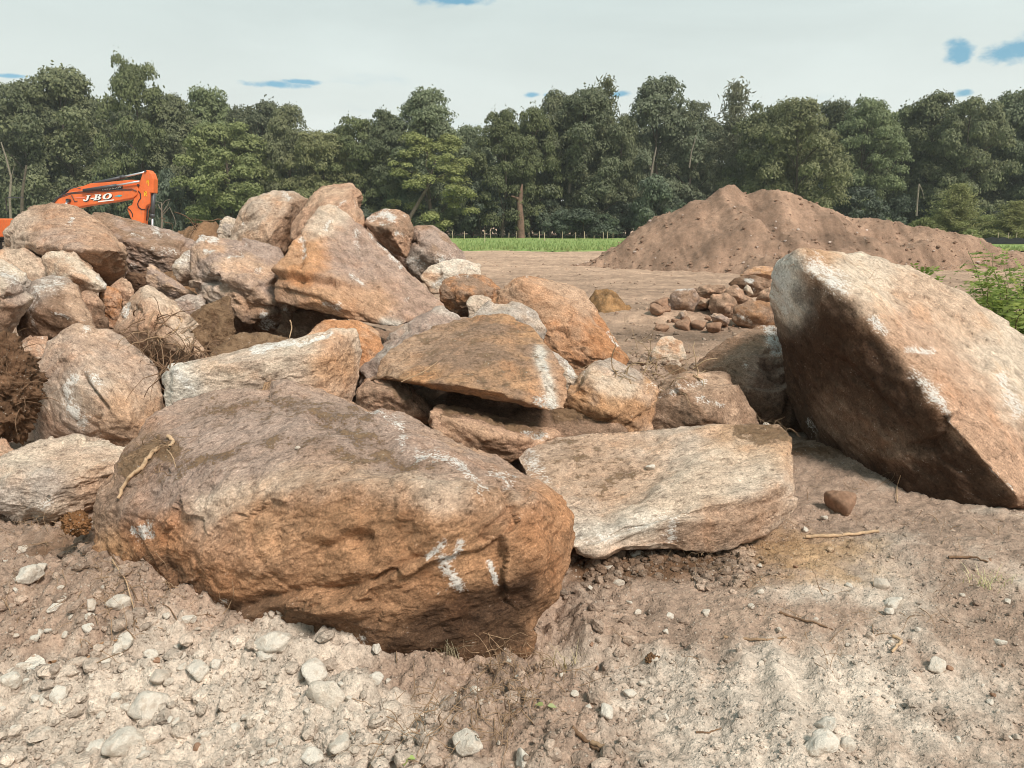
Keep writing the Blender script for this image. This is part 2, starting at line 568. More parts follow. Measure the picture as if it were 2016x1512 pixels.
def ico(level):
    if not _ICO:
        t = (1 + 5 ** 0.5) / 2
        v = np.array([(-1, t, 0), (1, t, 0), (-1, -t, 0), (1, -t, 0), (0, -1, t), (0, 1, t), (0, -1, -t), (0, 1, -t), (t, 0, -1), (t, 0, 1), (-t, 0, -1), (-t, 0, 1)], float)
        v /= np.linalg.norm(v, axis=1)[:, None]
        f = np.array([(0, 11, 5), (0, 5, 1), (0, 1, 7), (0, 7, 10), (0, 10, 11), (1, 5, 9), (5, 11, 4), (11, 10, 2), (10, 7, 6), (7, 1, 8), (3, 9, 4), (3, 4, 2), (3, 2, 6), (3, 6, 8), (3, 8, 9), (4, 9, 5), (2, 4, 11), (6, 2, 10), (8, 6, 7), (9, 8, 1)])
        _ICO.append([v, f, None, None])
    while len(_ICO) <= level:
        v, f = _ICO[-1][0], _ICO[-1][1]
        e = np.sort(np.concatenate([f[:, [0, 1]], f[:, [1, 2]], f[:, [2, 0]]]), 1)
        key = e[:, 0].astype(np.int64) * len(v) + e[:, 1]
        uq, inv = np.unique(key, return_inverse=True)
        pa = np.stack([uq // len(v), uq % len(v)], 1)
        mid = v[pa].mean(1)
        mid /= np.linalg.norm(mid, axis=1)[:, None]
        n = len(f)
        m0, m1, m2 = inv[:n] + len(v), inv[n:2 * n] + len(v), inv[2 * n:] + len(v)
        nf = np.concatenate([np.stack([f[:, 0], m0, m2], 1), np.stack([f[:, 1], m1, m0], 1), np.stack([f[:, 2], m2, m1], 1), np.stack([m0, m1, m2], 1)])
        _ICO.append([np.concatenate([v, mid]), nf, pa, None])
    L = _ICO[level]
    if L[3] is None:
        f = L[1]
        n = len(L[0])
        a = np.concatenate([f[:, 0], f[:, 1], f[:, 2]])
        b = np.concatenate([f[:, 1], f[:, 2], f[:, 0]])
        o = np.argsort(a, kind='stable')
        a, b = a[o], b[o]
        st = np.searchsorted(a, np.arange(n))
        cnt = np.searchsorted(a, np.arange(n), 'right') - st
        nb = np.empty((n, 6), np.int64)
        for k in range(6):
            nb[:, k] = b[st + np.minimum(k, cnt - 1)]
        w = np.ones((n, 6))
        w[cnt == 5, 5] = 0
        L[3] = (nb, w / w.sum(1)[:, None])
    return L


def smooth(Pv, level, iters):
    nb, w = ico(level)[3]
    for _ in range(int(iters)):
        Pv = 0.4 * Pv + 0.6 * (Pv[nb] * w[:, :, None]).sum(1)
    return Pv


def normals(V, F):
    a, b, c = V[F[:, 0]], V[F[:, 1]], V[F[:, 2]]
    fn = np.cross(b - a, c - a)
    N = np.zeros_like(V)
    for k in range(3):
        for j in range(3):
            N[:, j] += np.bincount(F[:, k], fn[:, j], len(V))
    return N / (np.linalg.norm(N, axis=1)[:, None] + 1e-12)


def hull_planes(pts):
    bm = bmesh.new()
    for p in pts:
        bm.verts.new(p)
    r = bmesh.ops.convex_hull(bm, input=list(bm.verts))
    bm.normal_update()
    hv = np.array([v.co[:] for v in bm.verts if v.link_faces])
    c0 = hv.mean(0)
    vol, c = 0.0, np.zeros(3)
    for f in bm.faces:                       # centroid of the solid, by its tetrahedra
        q = [np.array(v.co[:]) - c0 for v in f.verts]
        for k in range(1, len(q) - 1):
            t = abs(np.dot(q[0], np.cross(q[k], q[k + 1])))
            vol += t
            c += t * (q[0] + q[k] + q[k + 1]) / 4
    c = c0 + c / max(vol, 1e-12)
    nn, dd = [], []
    for f in bm.faces:
        n = np.array(f.normal[:])
        if np.linalg.norm(n) < 0.5 or f.calc_area() < 1e-9:
            continue
        d = n.dot(np.array(f.verts[0].co[:]) - c)
        if d < 0:
            n, d = -n, -d
        nn.append(n)
        dd.append(max(d, 1e-3))
    bm.free()
    return np.array(nn), np.array(dd), c, hv


def hull_surface(pts, level, rho, cuts, rs, cutdepth=0.1):
    n, d, c, hv = hull_planes(pts)
    if cuts:
        rn = rs.normal(size=(cuts, 3))
        rn /= np.linalg.norm(rn, axis=1)[:, None]
        sup = ((hv - c) @ rn.T).max(0)
        n = np.concatenate([n, rn])
        d = np.concatenate([d, sup * (1 - rs.uniform(0.02, cutdepth, cuts))])
    q = hv - c
    ev, E = np.linalg.eigh(q.T @ q / len(q))
    if np.linalg.det(E) < 0:
        E[:, 0] *= -1
    s = np.sqrt(np.maximum(ev, 1e-6))
    s = np.maximum(s, s.max() * 0.3)
    lv = min(level, 6)
    rho = rho * 0.75
    u = ico(lv)[0] * s @ E.T
    u /= np.linalg.norm(u, axis=1)[:, None]
    den = u @ n.T
    r = np.where(den > 1e-4, d[None] / np.maximum(den, 1e-4), 1e9).min(1)
    V = u * r[:, None]
    R = float(np.mean(np.linalg.norm(V, axis=1)))
    edge = 2.2 / (2 ** lv)
    V0 = V
    V = smooth(V, lv, max(1, (rho / edge) ** 2))
    V *= np.mean(np.linalg.norm(V0, axis=1)) / np.mean(np.linalg.norm(V, axis=1))
    while lv < level:
        lv += 1
        pa = ico(lv)[2]
        V = np.concatenate([V, V[pa].mean(1)])
        V = smooth(V, lv, 3)
    return V + c, ico(level)[1], c, R


def seg_dist(q, poly):
    """distance from points q to a polyline, and the signed side"""
    best = np.full(len(q), 1e9)
    side = np.zeros(len(q))
    poly = np.asarray(poly, float)
    for a, b in zip(poly[:-1], poly[1:]):
        ab = b - a
        t = np.clip(((q - a) @ ab) / (ab @ ab + 1e-9), 0, 1)
        dv = q - (a + t[:, None] * ab)
        dd = np.hypot(dv[:, 0], dv[:, 1])
        sg = ab[0] * dv[:, 1] - ab[1] * dv[:, 0]
        m = dd < best
        best[m] = dd[m]
        side[m] = np.sign(sg[m])
    return best, side


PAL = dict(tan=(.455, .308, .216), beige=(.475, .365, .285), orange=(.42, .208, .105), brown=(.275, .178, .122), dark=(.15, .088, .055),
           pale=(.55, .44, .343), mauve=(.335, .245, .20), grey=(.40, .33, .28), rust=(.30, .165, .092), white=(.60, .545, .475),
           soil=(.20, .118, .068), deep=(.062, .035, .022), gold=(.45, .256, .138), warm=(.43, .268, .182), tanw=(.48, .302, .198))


def rock(label, Y, outline, th=0.7, c1='tan', c2='beige', level=5, rho=0.13, lump=0.05, crag=0.016, fol=(0.2, 0.3, -0.5), cuts=14, paint=(), sculpt=(),
         dirt=0.0, scuff=0.0, strata=0.006, frac=0.055, bshift=(0, 0), name='boulder', cat='boulder', group='boulders of the rock pile', seed=None, back=0.75, inner=(), cutdepth=0.1):
    seed = seed if seed is not None else abs(hash_(label)) % 9973
    rs = np.random.RandomState(seed)
    pts = []
    ol = [(o[0], o[1], o[2] if len(o) > 2 else 0.0) for o in outline]
    cx, cy = np.mean([o[0] for o in ol]), np.mean([o[1] for o in ol])
    for (x, y, dy) in ol:
        pts.append(P(x, y, Y + dy))
        pts.append(P(cx + (x - cx) * back + bshift[0], cy + (y - cy) * back + bshift[1], Y + max(dy, 0) * 0.5 + th))
    for (x, y, dy) in inner:
        pts.append(P(x, y, Y + dy))
    V, F, c, R = hull_surface(pts, level, rho, cuts, rs, cutdepth)
    Rm = Euler(fol).to_matrix()
    Rn = np.array(Rm)
    N = normals(V, F)
    q = (V - c) @ Rn + seed * 0.37          # local frame, x along the foliation
    qs = q * np.array([0.72, 1.0, 1.25])
    disp = 0.8 * lump * R * fbm(qs * (1.1 / R), 3, 0.5, seed=1)
    disp = disp + crag * R * fbm(qs * (4.2 / R), 4, 0.55, seed=2, kind='r')
    disp = disp + 0.010 * fbm(qs * 9, 4, 0.6, seed=7)
    if frac:                                 # broken facets: each cell is a slightly tilted plane
        K = 26 if level < 6 else 44
        sd = q[rs.choice(len(q), K, replace=False)] * np.array([0.8, 1, 1.1])
        qw = (q + 0.10 * R * np.stack([fbm(q * (2.2 / R), 3, 0.6, seed=71 + k) for k in range(3)], 1)) * np.array([0.8, 1, 1.1])
        cell = np.argmin(((qw ** 2).sum(1)[:, None] + (sd ** 2).sum(1)[None] - 2 * qw @ sd.T), 1)
        tl = rs.normal(size=(K, 3))
        tl /= np.linalg.norm(tl, axis=1)[:, None]
        step = ((qw - sd[cell]) * tl[cell]).sum(1) * 0.16 + rs.normal(0, 0.020, K)[cell] * R
        disp = disp + (frac / 0.055) * step * sstep(fbm(q * (1.0 / R), 2, seed=75), -0.55, 0.25)
    if strata:
        t = q[:, 2] * 7.0 / R + 1.3 * fbm(q * (1.5 / R), 3, seed=4)
        disp = disp + strata * R * ((t - np.floor(t)) - 0.5) * sstep(fbm(q * (1.1 / R), 2, seed=6), -0.25, 0.35)
    px = proj(V)
    view = np.array([0, 0, CAMZ]) - V
    front = sstep((N * view).sum(1) / np.linalg.norm(view, axis=1), -0.45, -0.05)
    wob = np.stack([fbm(q * 5, 3, 0.6, seed=51), fbm(q * 5, 3, 0.6, seed=52)], 1)
    for (kind, w, amp, poly) in sculpt:
        if len(poly) == 1:
            dd = np.hypot(*(px + wob * w * 0.25 - np.array(poly[0])).T)
            sd = np.ones(len(dd))
        else:
            dd, sd = seg_dist(px + wob * w * 0.4, poly)
        if kind == 'crack':
            disp = disp - amp * front * np.exp(-(dd / w) ** 2)
        elif kind == 'ledge':       # the side to the left of the line (picture y down) stands proud
            disp = disp + amp * front * np.tanh(-dd * sd / (0.45 * w)) * np.exp(-dd / np.where(sd < 0, w * 4, w * 1.3))
    dirtv = np.full(len(V), dirt)
    scv = np.full(len(V), scuff)
    a1, a2 = np.array(PAL[c1]), np.array(PAL[c2])
    f = sstep(fbm(qs * (1.4 / R), 4, 0.6, seed=8), -0.45, 0.45)[:, None]
    tint = a1 * (1 - f) + a2 * f
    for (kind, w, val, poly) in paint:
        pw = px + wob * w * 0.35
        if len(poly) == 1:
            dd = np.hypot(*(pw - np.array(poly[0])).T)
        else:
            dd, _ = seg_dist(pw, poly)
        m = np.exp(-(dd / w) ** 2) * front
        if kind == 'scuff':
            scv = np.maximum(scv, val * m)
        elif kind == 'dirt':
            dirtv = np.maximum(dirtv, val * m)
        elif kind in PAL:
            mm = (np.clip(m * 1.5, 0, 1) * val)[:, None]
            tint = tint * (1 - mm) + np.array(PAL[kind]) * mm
    dm = sstep(dirtv, 0.3, 0.7)
    if dm.max() > 0:
        disp = disp + dm * (0.010 * fbm(q * 14, 3, 0.6, seed=17, kind='b') + 0.006 * fbm(q * 40, 2, 0.6, seed=18, kind='b'))
    V = V + N * disp[:, None]
    base = np.array([V[:, 0].mean(), V[:, 1].mean(), V[:, 2].min()])
    L = (V - base) @ Rn
    me = mesh_np(name, L, F, True, {'tint': np.clip(tint, 0, 1), 'scuff': scv, 'dirt': dirtv})
    o = link(name, me, M_ROCK, None, tuple(base))
    o.rotation_euler = fol
    tag(o, label, cat, group)
    return o


def hash_(s):
    h = 5381
    for ch in s:
        h = (h * 33 + ord(ch)) & 0x7fffffff
    return h
# ---- the large ones in front
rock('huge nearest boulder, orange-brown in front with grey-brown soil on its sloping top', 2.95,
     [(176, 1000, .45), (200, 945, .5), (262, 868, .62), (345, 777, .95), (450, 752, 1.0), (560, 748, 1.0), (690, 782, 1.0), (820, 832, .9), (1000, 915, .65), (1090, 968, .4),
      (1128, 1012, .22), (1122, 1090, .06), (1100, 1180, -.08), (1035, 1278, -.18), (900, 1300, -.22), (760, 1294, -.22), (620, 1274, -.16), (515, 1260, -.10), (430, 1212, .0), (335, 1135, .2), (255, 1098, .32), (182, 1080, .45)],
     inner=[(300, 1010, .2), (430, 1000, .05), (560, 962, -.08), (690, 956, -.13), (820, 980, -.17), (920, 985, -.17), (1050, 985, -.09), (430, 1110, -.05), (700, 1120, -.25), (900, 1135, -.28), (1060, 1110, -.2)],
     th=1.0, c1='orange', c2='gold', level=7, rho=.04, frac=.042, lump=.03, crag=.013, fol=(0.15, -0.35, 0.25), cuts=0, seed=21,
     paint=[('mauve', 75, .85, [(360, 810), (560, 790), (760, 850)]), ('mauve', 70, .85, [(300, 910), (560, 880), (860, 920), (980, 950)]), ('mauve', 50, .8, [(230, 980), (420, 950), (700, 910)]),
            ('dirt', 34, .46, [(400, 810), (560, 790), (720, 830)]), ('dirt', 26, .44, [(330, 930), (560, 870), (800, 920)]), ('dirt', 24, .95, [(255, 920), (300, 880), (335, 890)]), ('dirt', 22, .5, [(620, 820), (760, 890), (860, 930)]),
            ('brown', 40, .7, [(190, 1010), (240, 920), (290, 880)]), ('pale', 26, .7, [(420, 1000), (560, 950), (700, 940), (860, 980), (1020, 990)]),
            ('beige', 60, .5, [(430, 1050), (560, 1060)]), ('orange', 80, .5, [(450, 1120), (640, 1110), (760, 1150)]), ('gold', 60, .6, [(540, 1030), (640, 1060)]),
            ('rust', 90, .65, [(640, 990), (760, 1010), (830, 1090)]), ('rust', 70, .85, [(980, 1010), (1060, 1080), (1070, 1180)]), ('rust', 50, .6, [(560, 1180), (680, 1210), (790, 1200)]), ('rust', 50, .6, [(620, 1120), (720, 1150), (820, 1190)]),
            ('deep', 44, .9, [(800, 1275), (880, 1225), (960, 1190), (1030, 1170)]), ('deep', 40, .85, [(900, 1270), (1000, 1240)]), ('dark', 40, .8, [(500, 1215), (600, 1225), (720, 1245)]), ('dark', 26, .8, [(300, 1105), (380, 1160), (470, 1225)]),  # deep strokes: damp stain plus the shade of the undercut foot, painted in
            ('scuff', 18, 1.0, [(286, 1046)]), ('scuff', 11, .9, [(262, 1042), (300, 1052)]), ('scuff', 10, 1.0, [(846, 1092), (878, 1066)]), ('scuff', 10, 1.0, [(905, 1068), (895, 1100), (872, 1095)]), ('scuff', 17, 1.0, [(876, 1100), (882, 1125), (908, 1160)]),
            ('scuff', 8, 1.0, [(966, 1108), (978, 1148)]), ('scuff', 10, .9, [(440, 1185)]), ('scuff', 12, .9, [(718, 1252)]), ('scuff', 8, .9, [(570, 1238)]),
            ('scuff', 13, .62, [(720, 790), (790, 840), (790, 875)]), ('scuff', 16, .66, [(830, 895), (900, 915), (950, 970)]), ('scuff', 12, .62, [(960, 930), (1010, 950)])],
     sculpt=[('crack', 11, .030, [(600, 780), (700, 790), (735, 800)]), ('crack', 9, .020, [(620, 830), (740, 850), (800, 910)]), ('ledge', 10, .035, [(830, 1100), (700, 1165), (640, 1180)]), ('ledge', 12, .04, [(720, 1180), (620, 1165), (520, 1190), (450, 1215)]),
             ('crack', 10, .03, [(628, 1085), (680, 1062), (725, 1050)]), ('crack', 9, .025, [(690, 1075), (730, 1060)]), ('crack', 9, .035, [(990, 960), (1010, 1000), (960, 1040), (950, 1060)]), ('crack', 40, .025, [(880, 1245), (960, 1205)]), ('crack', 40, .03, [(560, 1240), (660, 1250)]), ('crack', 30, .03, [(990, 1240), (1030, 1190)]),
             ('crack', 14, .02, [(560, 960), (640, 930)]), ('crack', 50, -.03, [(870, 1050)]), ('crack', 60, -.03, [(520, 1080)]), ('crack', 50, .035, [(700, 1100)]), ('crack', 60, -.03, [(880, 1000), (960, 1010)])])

rock('wide pale slab with a dished top, lying on dark soil beside the huge nearest boulder', 3.55,
     [(1016, 900, .75), (1040, 876, .85), (1110, 858, .95), (1300, 845, 1.0), (1420, 838, 1.0), (1535, 832, .95), (1558, 858, .8), (1566, 965, .3), (1548, 1018, .2), (1500, 1050, .1), (1440, 1078, .03), (1380, 1086, -.02), (1300, 1072, -.06), (1170, 1092, -.15), (1122, 1075, -.12), (1100, 1000, .2)],
     inner=[(1540, 950, .2), (1440, 985, .08), (1340, 1010, 0), (1230, 1030, -.05)], th=.45, c1='beige', c2='tan', level=6, frac=.018, rho=.05, lump=.02, crag=.007, cuts=0, seed=5, back=.9, fol=(0.1, -0.25, 0.15),
     paint=[('tan', 60, .6, [(1100, 900), (1200, 900), (1240, 930)]), ('dirt', 40, .42, [(1110, 880), (1230, 920), (1160, 950)]), ('dirt', 22, .75, [(1460, 848), (1500, 850), (1545, 848)]), ('gold', 40, .7, [(1440, 870), (1540, 870)]),
            ('pale', 50, .6, [(1260, 1020), (1380, 950), (1480, 910)]), ('white', 30, .5, [(1150, 1060), (1260, 1030)]), ('scuff', 20, .62, [(1150, 1062), (1230, 1040), (1330, 1010)]), ('scuff', 22, .72, [(1035, 890), (1070, 940)]), ('scuff', 14, .8, [(1325, 1030), (1330, 1060)]),
            ('brown', 30, .7, [(1370, 1055), (1440, 1040), (1520, 1000)]), ('brown', 26, .6, [(1340, 1060), (1480, 1060)])],
     sculpt=[('crack', 70, .07, [(1200, 960), (1260, 930)]), ('crack', 26, -.02, [(1240, 1010), (1320, 950), (1420, 900)]), ('ledge', 10, .035, [(1545, 985), (1440, 1020), (1330, 1015), (1230, 1045), (1160, 1070)]), ('crack', 34, .06, [(1230, 1075), (1320, 1072)]), ('crack', 8, .015, [(1390, 900), (1500, 930)])])

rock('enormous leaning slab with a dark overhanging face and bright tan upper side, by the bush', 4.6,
     [(1572, 492, .55), (1628, 497, .75), (1700, 503, .9), (1787, 522, 1.0), (1888, 577, .95), (1969, 626, .85), (2016, 672, .75), (2110, 760, .55), (2160, 870, .2), (2110, 990, -.35), (2016, 1012, -.55), (1969, 1020, -.5), (1890, 1012, -.38), (1807, 996, -.22), (1686, 942, .25), (1613, 903, .72), (1556, 800, .95), (1530, 640, .85), (1512, 565, .78), (1530, 520, .68)],
     inner=[(1576, 528, .40), (1660, 573, .18), (1783, 712, -.10), (1896, 856, -.42), (2009, 975, -.62), (1860, 740, .0), (1980, 850, -.35)], th=.9, c1='dark', c2='deep', level=6, frac=.022, rho=.03, lump=.018, crag=.014, cuts=0, seed=14, back=.86, fol=(0.3, 0.75, -0.3), group='boulders of the rock pile',  # dark base paints in the overhanging face's shade as well as damp soil
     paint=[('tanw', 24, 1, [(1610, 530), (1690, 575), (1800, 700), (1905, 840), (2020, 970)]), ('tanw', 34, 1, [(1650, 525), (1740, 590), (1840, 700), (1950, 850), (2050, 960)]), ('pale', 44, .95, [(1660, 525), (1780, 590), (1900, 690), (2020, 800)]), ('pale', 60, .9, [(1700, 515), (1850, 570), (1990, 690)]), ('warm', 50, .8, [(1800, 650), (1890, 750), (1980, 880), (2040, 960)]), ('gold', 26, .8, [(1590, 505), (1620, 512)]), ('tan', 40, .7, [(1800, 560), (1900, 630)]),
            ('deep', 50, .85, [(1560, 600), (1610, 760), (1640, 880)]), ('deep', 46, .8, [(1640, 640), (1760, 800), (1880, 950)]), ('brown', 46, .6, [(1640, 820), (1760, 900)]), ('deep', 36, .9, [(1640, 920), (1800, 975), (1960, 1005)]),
            ('white', 30, 1, [(1548, 530), (1540, 575), (1556, 610)]), ('scuff', 26, .95, [(1535, 540), (1548, 600)]), ('scuff', 26, .9, [(1600, 520), (1650, 560)]), ('scuff', 10, .9, [(1712, 625), (1740, 655)]), ('scuff', 11, .85, [(1782, 690), (1830, 690)]), ('scuff', 14, .85, [(1800, 740), (1850, 790)]), ('scuff', 8, .9, [(1850, 795), (1895, 855)]), ('scuff', 16, .8, [(1975, 740), (2005, 810)]), ('scuff', 9, .7, [(1950, 930), (2000, 975)]), ('scuff', 10, .7, [(1590, 830), (1604, 850)])],
     sculpt=[('ledge', 9, .035, [(1535, 570), (1560, 610), (1570, 690)]), ('crack', 9, .03, [(1665, 714), (1690, 740), (1745, 795)]), ('crack', 26, -.03, [(1690, 700), (1770, 800)]), ('crack', 18, .03, [(1576, 540), (1600, 570)]), ('crack', 12, -.02, [(1740, 900), (1830, 905), (1880, 890)]), ('crack', 30, .02, [(1760, 570), (1900, 700)])])

# ---- middle of the pile
rock('flat-topped brown block with gravel on top, wedged behind the huge nearest boulder', 4.35,
     [(843, 806, .1), (855, 800, .25), (905, 803, .35), (1000, 822, .35), (1112, 856, .2), (1060, 880, .05), (1022, 905, 0), (985, 925, 0), (900, 935, 0), (850, 870, 0)],
     inner=[(900, 835, -.02), (960, 855, -.08), (1030, 865, -.02)], th=.5, c1='tanw', c2='warm', rho=.06, cuts=4, paint=[('dirt', 14, .8, [(880, 808), (980, 830), (1060, 850)]), ('scuff', 12, .8, [(1040, 852), (1070, 860)]), ('dark', 22, .7, [(930, 880), (1000, 900)])])
rock('low rust-brown rock with a root over it, under the gap of the overhanging block', 4.8,
     [(700, 770), (715, 745, .1), (770, 738, .2), (808, 760, .2), (846, 800, .1), (850, 830), (800, 850), (700, 840)], inner=[(770, 775, -.15)], th=.5, c1='brown', c2='warm', rho=.14, paint=[('dirt', 40, .5, [(790, 780)])])
rock('long thin brown stone lying beneath the overhanging block', 4.95,
     [(868, 818, .05), (900, 812, .1), (1000, 818, .1), (1080, 824, .05), (1150, 806, .05), (1190, 808, .0), (1240, 852, -.1), (1180, 880, -.1), (1040, 870, -.1), (900, 840, -.05)], inner=[(890, 738, .55), (1080, 748, .5)], th=.5, c1='warm', c2='brown', rho=.07, paint=[('dirt', 24, .8, [(1100, 812), (1190, 815)]), ('dark', 24, .8, [(880, 800), (980, 810), (1060, 818)])])
rock('overhanging brown block with a black gap under its sharp lower edge, mid pile', 4.75,
     [(738, 742, .15), (752, 705, .3), (800, 668, .5), (860, 643, .7), (930, 628, .8), (1000, 620, .85), (1046, 640, .7), (1085, 690, .4), (1113, 730, .1), (1113, 806, -.2), (1085, 808, -.3), (1040, 790, -.32), (980, 772, -.34), (900, 758, -.32), (820, 752, -.2)],
     inner=[(1050, 668, .45), (1072, 730, .0), (1084, 806, -.28), (900, 700, .1), (900, 742, .75), (1060, 752, .75)], th=.5, c1='gold', c2='brown', frac=.02, rho=.03, lump=.025, cuts=0, level=6, fol=(0.1, 0.1, 0.1), back=.55, bshift=(0, -45), dirt=.30,
     paint=[('tan', 30, .7, [(760, 720), (800, 680), (870, 650)]), ('brown', 60, .55, [(880, 680), (980, 700)]), ('warm', 40, .6, [(1090, 740), (1100, 790)]), ('white', 10, .8, [(1062, 690), (1080, 760), (1090, 800)]), ('scuff', 13, .8, [(1060, 786), (1095, 794)]), ('scuff', 6, .6, [(1062, 680), (1080, 740)])],
     sculpt=[('crack', 40, -.02, [(900, 690), (980, 680)])])
rock('grey-brown sloping rock tucked behind the overhanging block, next to the big triangular slab', 5.4,
     [(700, 760), (716, 715, .1), (745, 680, .2), (800, 640, .3), (866, 600, .4), (905, 622, .4), (920, 690, .2), (850, 760), (740, 790)], inner=[(790, 690, -.1)], th=.6, c1='grey', c2='mauve', rho=.10, cuts=6)
rock('long pale granite block with a straight white top edge, behind the huge brown boulder', 4.75,
     [(318, 742, .05), (335, 720, .1), (420, 702, .2), (560, 672, .3), (650, 648, .35), (702, 643, .5), (714, 690, .5), (700, 778, .35), (660, 830, .2), (480, 860), (335, 850, -.1)],
     inner=[(345, 728, -.08), (480, 712, -.04), (640, 690, .08), (640, 780, .05)], th=.55, c1='pale', c2='beige', level=6, frac=.010, crag=.007, rho=.03, lump=.012, cuts=0, fol=(0, -0.2, 0.2),
     paint=[('tanw', 40, .8, [(660, 690), (680, 740), (640, 770)]), ('gold', 26, .6, [(630, 720), (680, 720)]), ('scuff', 9, .9, [(500, 690), (600, 668), (650, 655)]), ('scuff', 14, .75, [(345, 730), (380, 770)]), ('white', 40, .8, [(350, 750), (360, 800)])],
     sculpt=[('crack', 7, .03, [(590, 672), (640, 658)]), ('crack', 6, .02, [(590, 690), (640, 690)])])
rock('tan rock showing above the right end of the long pale block', 5.5,
     [(600, 660), (612, 640, .1), (640, 628, .2), (700, 630, .3), (742, 648, .3), (758, 690, .1), (735, 740), (640, 740)], th=.5, c1='tanw', c2='orange', rho=.10)
rock('large rounded buff boulder with a dark diagonal gouge, at the root mass', 5.0,
     [(55, 790, .1), (64, 720, .15), (95, 672, .25), (150, 637, .4), (215, 648, .45), (268, 672, .4), (305, 708, .3), (320, 770, .15), (326, 850), (290, 930), (160, 950), (70, 900)],
     inner=[(190, 770, -.25), (240, 830, -.25), (130, 820, -.18)], th=.75, c1='beige', c2='tan', level=6, frac=.03, rho=.15, lump=.03, crag=.008, cuts=5, fol=(0.2, 0.5, -0.4),
     paint=[('mauve', 40, .5, [(90, 720), (130, 690)]), ('mauve', 40, .5, [(230, 690), (280, 720)]), ('gold', 40, .35, [(250, 790), (300, 820)]), ('scuff', 15, .85, [(140, 740), (135, 800)]), ('scuff', 15, .9, [(135, 800), (165, 830)]), ('scuff', 14, .7, [(175, 735), (195, 750)]), ('scuff', 12, .7, [(170, 648)]), ('mauve', 40, .6, [(80, 850), (150, 870)])],
     sculpt=[('crack', 6, .05, [(160, 735), (180, 770), (208, 804)]), ('crack', 5, .02, [(188, 650), (215, 665)]), ('crack', 10, .012, [(240, 730), (280, 760)])])
rock('low wide buff rock with a grey broken end, half buried below the rounded buff boulder', 4.05,
     [(-60, 940, .1), (-10, 902, .2), (60, 876, .35), (150, 853, .5), (212, 862, .5), (258, 892, .4), (245, 950, .2), (200, 1000, .1), (110, 1032), (30, 1012, -.02), (-50, 1000)], inner=[(60, 940, -.02), (180, 920, .1), (90, 990, -.08)],
     th=.7, c1='beige', c2='pale', level=6, rho=.08, lump=.03, cuts=5, fol=(0, -0.1, 0.1), strata=.012, paint=[('tan', 46, .6, [(130, 930), (200, 940)]), ('grey', 40, .9, [(20, 980), (90, 960)]), ('scuff', 14, .6, [(90, 990)]), ('scuff', 12, .55, [(205, 905)]), ('brown', 30, .6, [(150, 985), (200, 970)])], sculpt=[('crack', 8, .02, [(40, 945), (75, 915)]), ('crack', 7, .018, [(150, 960), (220, 940)])])
rock('small tan stone cut by the picture edge, above the low wide buff rock', 4.5, [(-40, 890), (-20, 868, .1), (10, 866, .1), (28, 890), (10, 925), (-30, 925)], th=.3, c1='warm', c2='tan')
rock('pointed tan boulder draped with dry roots, behind the long pale block', 5.7,
     [(218, 665), (235, 622, .1), (262, 575, .2), (290, 557, .25), (318, 572, .25), (345, 618, .15), (382, 662, .1), (420, 705), (380, 740), (240, 740)], inner=[(300, 640, -.22), (265, 650, -.15)], th=.6, c1='tan', c2='warm', rho=.14, level=5, fol=(0.3, 0.8, 0),
     paint=[('brown', 22, .7, [(238, 650), (250, 670)]), ('scuff', 8, .9, [(243, 618), (255, 600)]), ('pale', 16, .7, [(290, 565), (330, 610), (370, 660)])], sculpt=[('ledge', 7, .02, [(330, 600), (345, 640), (390, 680)])])
rock('dark brown boulder speckled with white scratches, at the deep black hole', 5.9,
     [(36, 650), (40, 600, .1), (62, 555, .2), (100, 540, .3), (128, 541, .3), (150, 560, .25), (172, 605, .15), (192, 645), (170, 720), (60, 720)], inner=[(90, 610, -.2), (135, 620, -.15)], th=.6, c1='dark', c2='brown', frac=.025, rho=.12, fol=(0.2, .5, 0), scuff=.10,
     paint=[('grey', 18, .8, [(60, 580), (110, 550), (130, 556)]), ('scuff', 17, .62, [(60, 600), (75, 570), (125, 555)]), ('tan', 18, .8, [(140, 570), (165, 620), (180, 660)]), ('scuff', 7, .7, [(108, 616), (138, 626)]), ('scuff', 7, .6, [(60, 620), (70, 650)])])
rock('whitish broken rock at the picture edge above the deep black hole', 5.4,
     [(-90, 540), (-40, 512, .2), (5, 512, .3), (42, 530, .3), (62, 556, .2), (48, 590, .1), (36, 605, .1), (22, 645, .05), (-5, 680), (-80, 670)], inner=[(20, 570, -.1), (10, 590, -.12)], th=.6, c1='pale', c2='grey', rho=.05, strata=.03, fol=(0, -0.1, 0),
     paint=[('scuff', 20, .62, [(-20, 525), (30, 545)]), ('mauve', 18, .8, [(30, 570), (20, 600)]), ('brown', 20, .8, [(5, 610), (10, 640)]), ('brown', 24, .7, [(-30, 620), (-20, 660)])], sculpt=[('ledge', 6, .05, [(60, 575), (20, 592), (-30, 600)])])
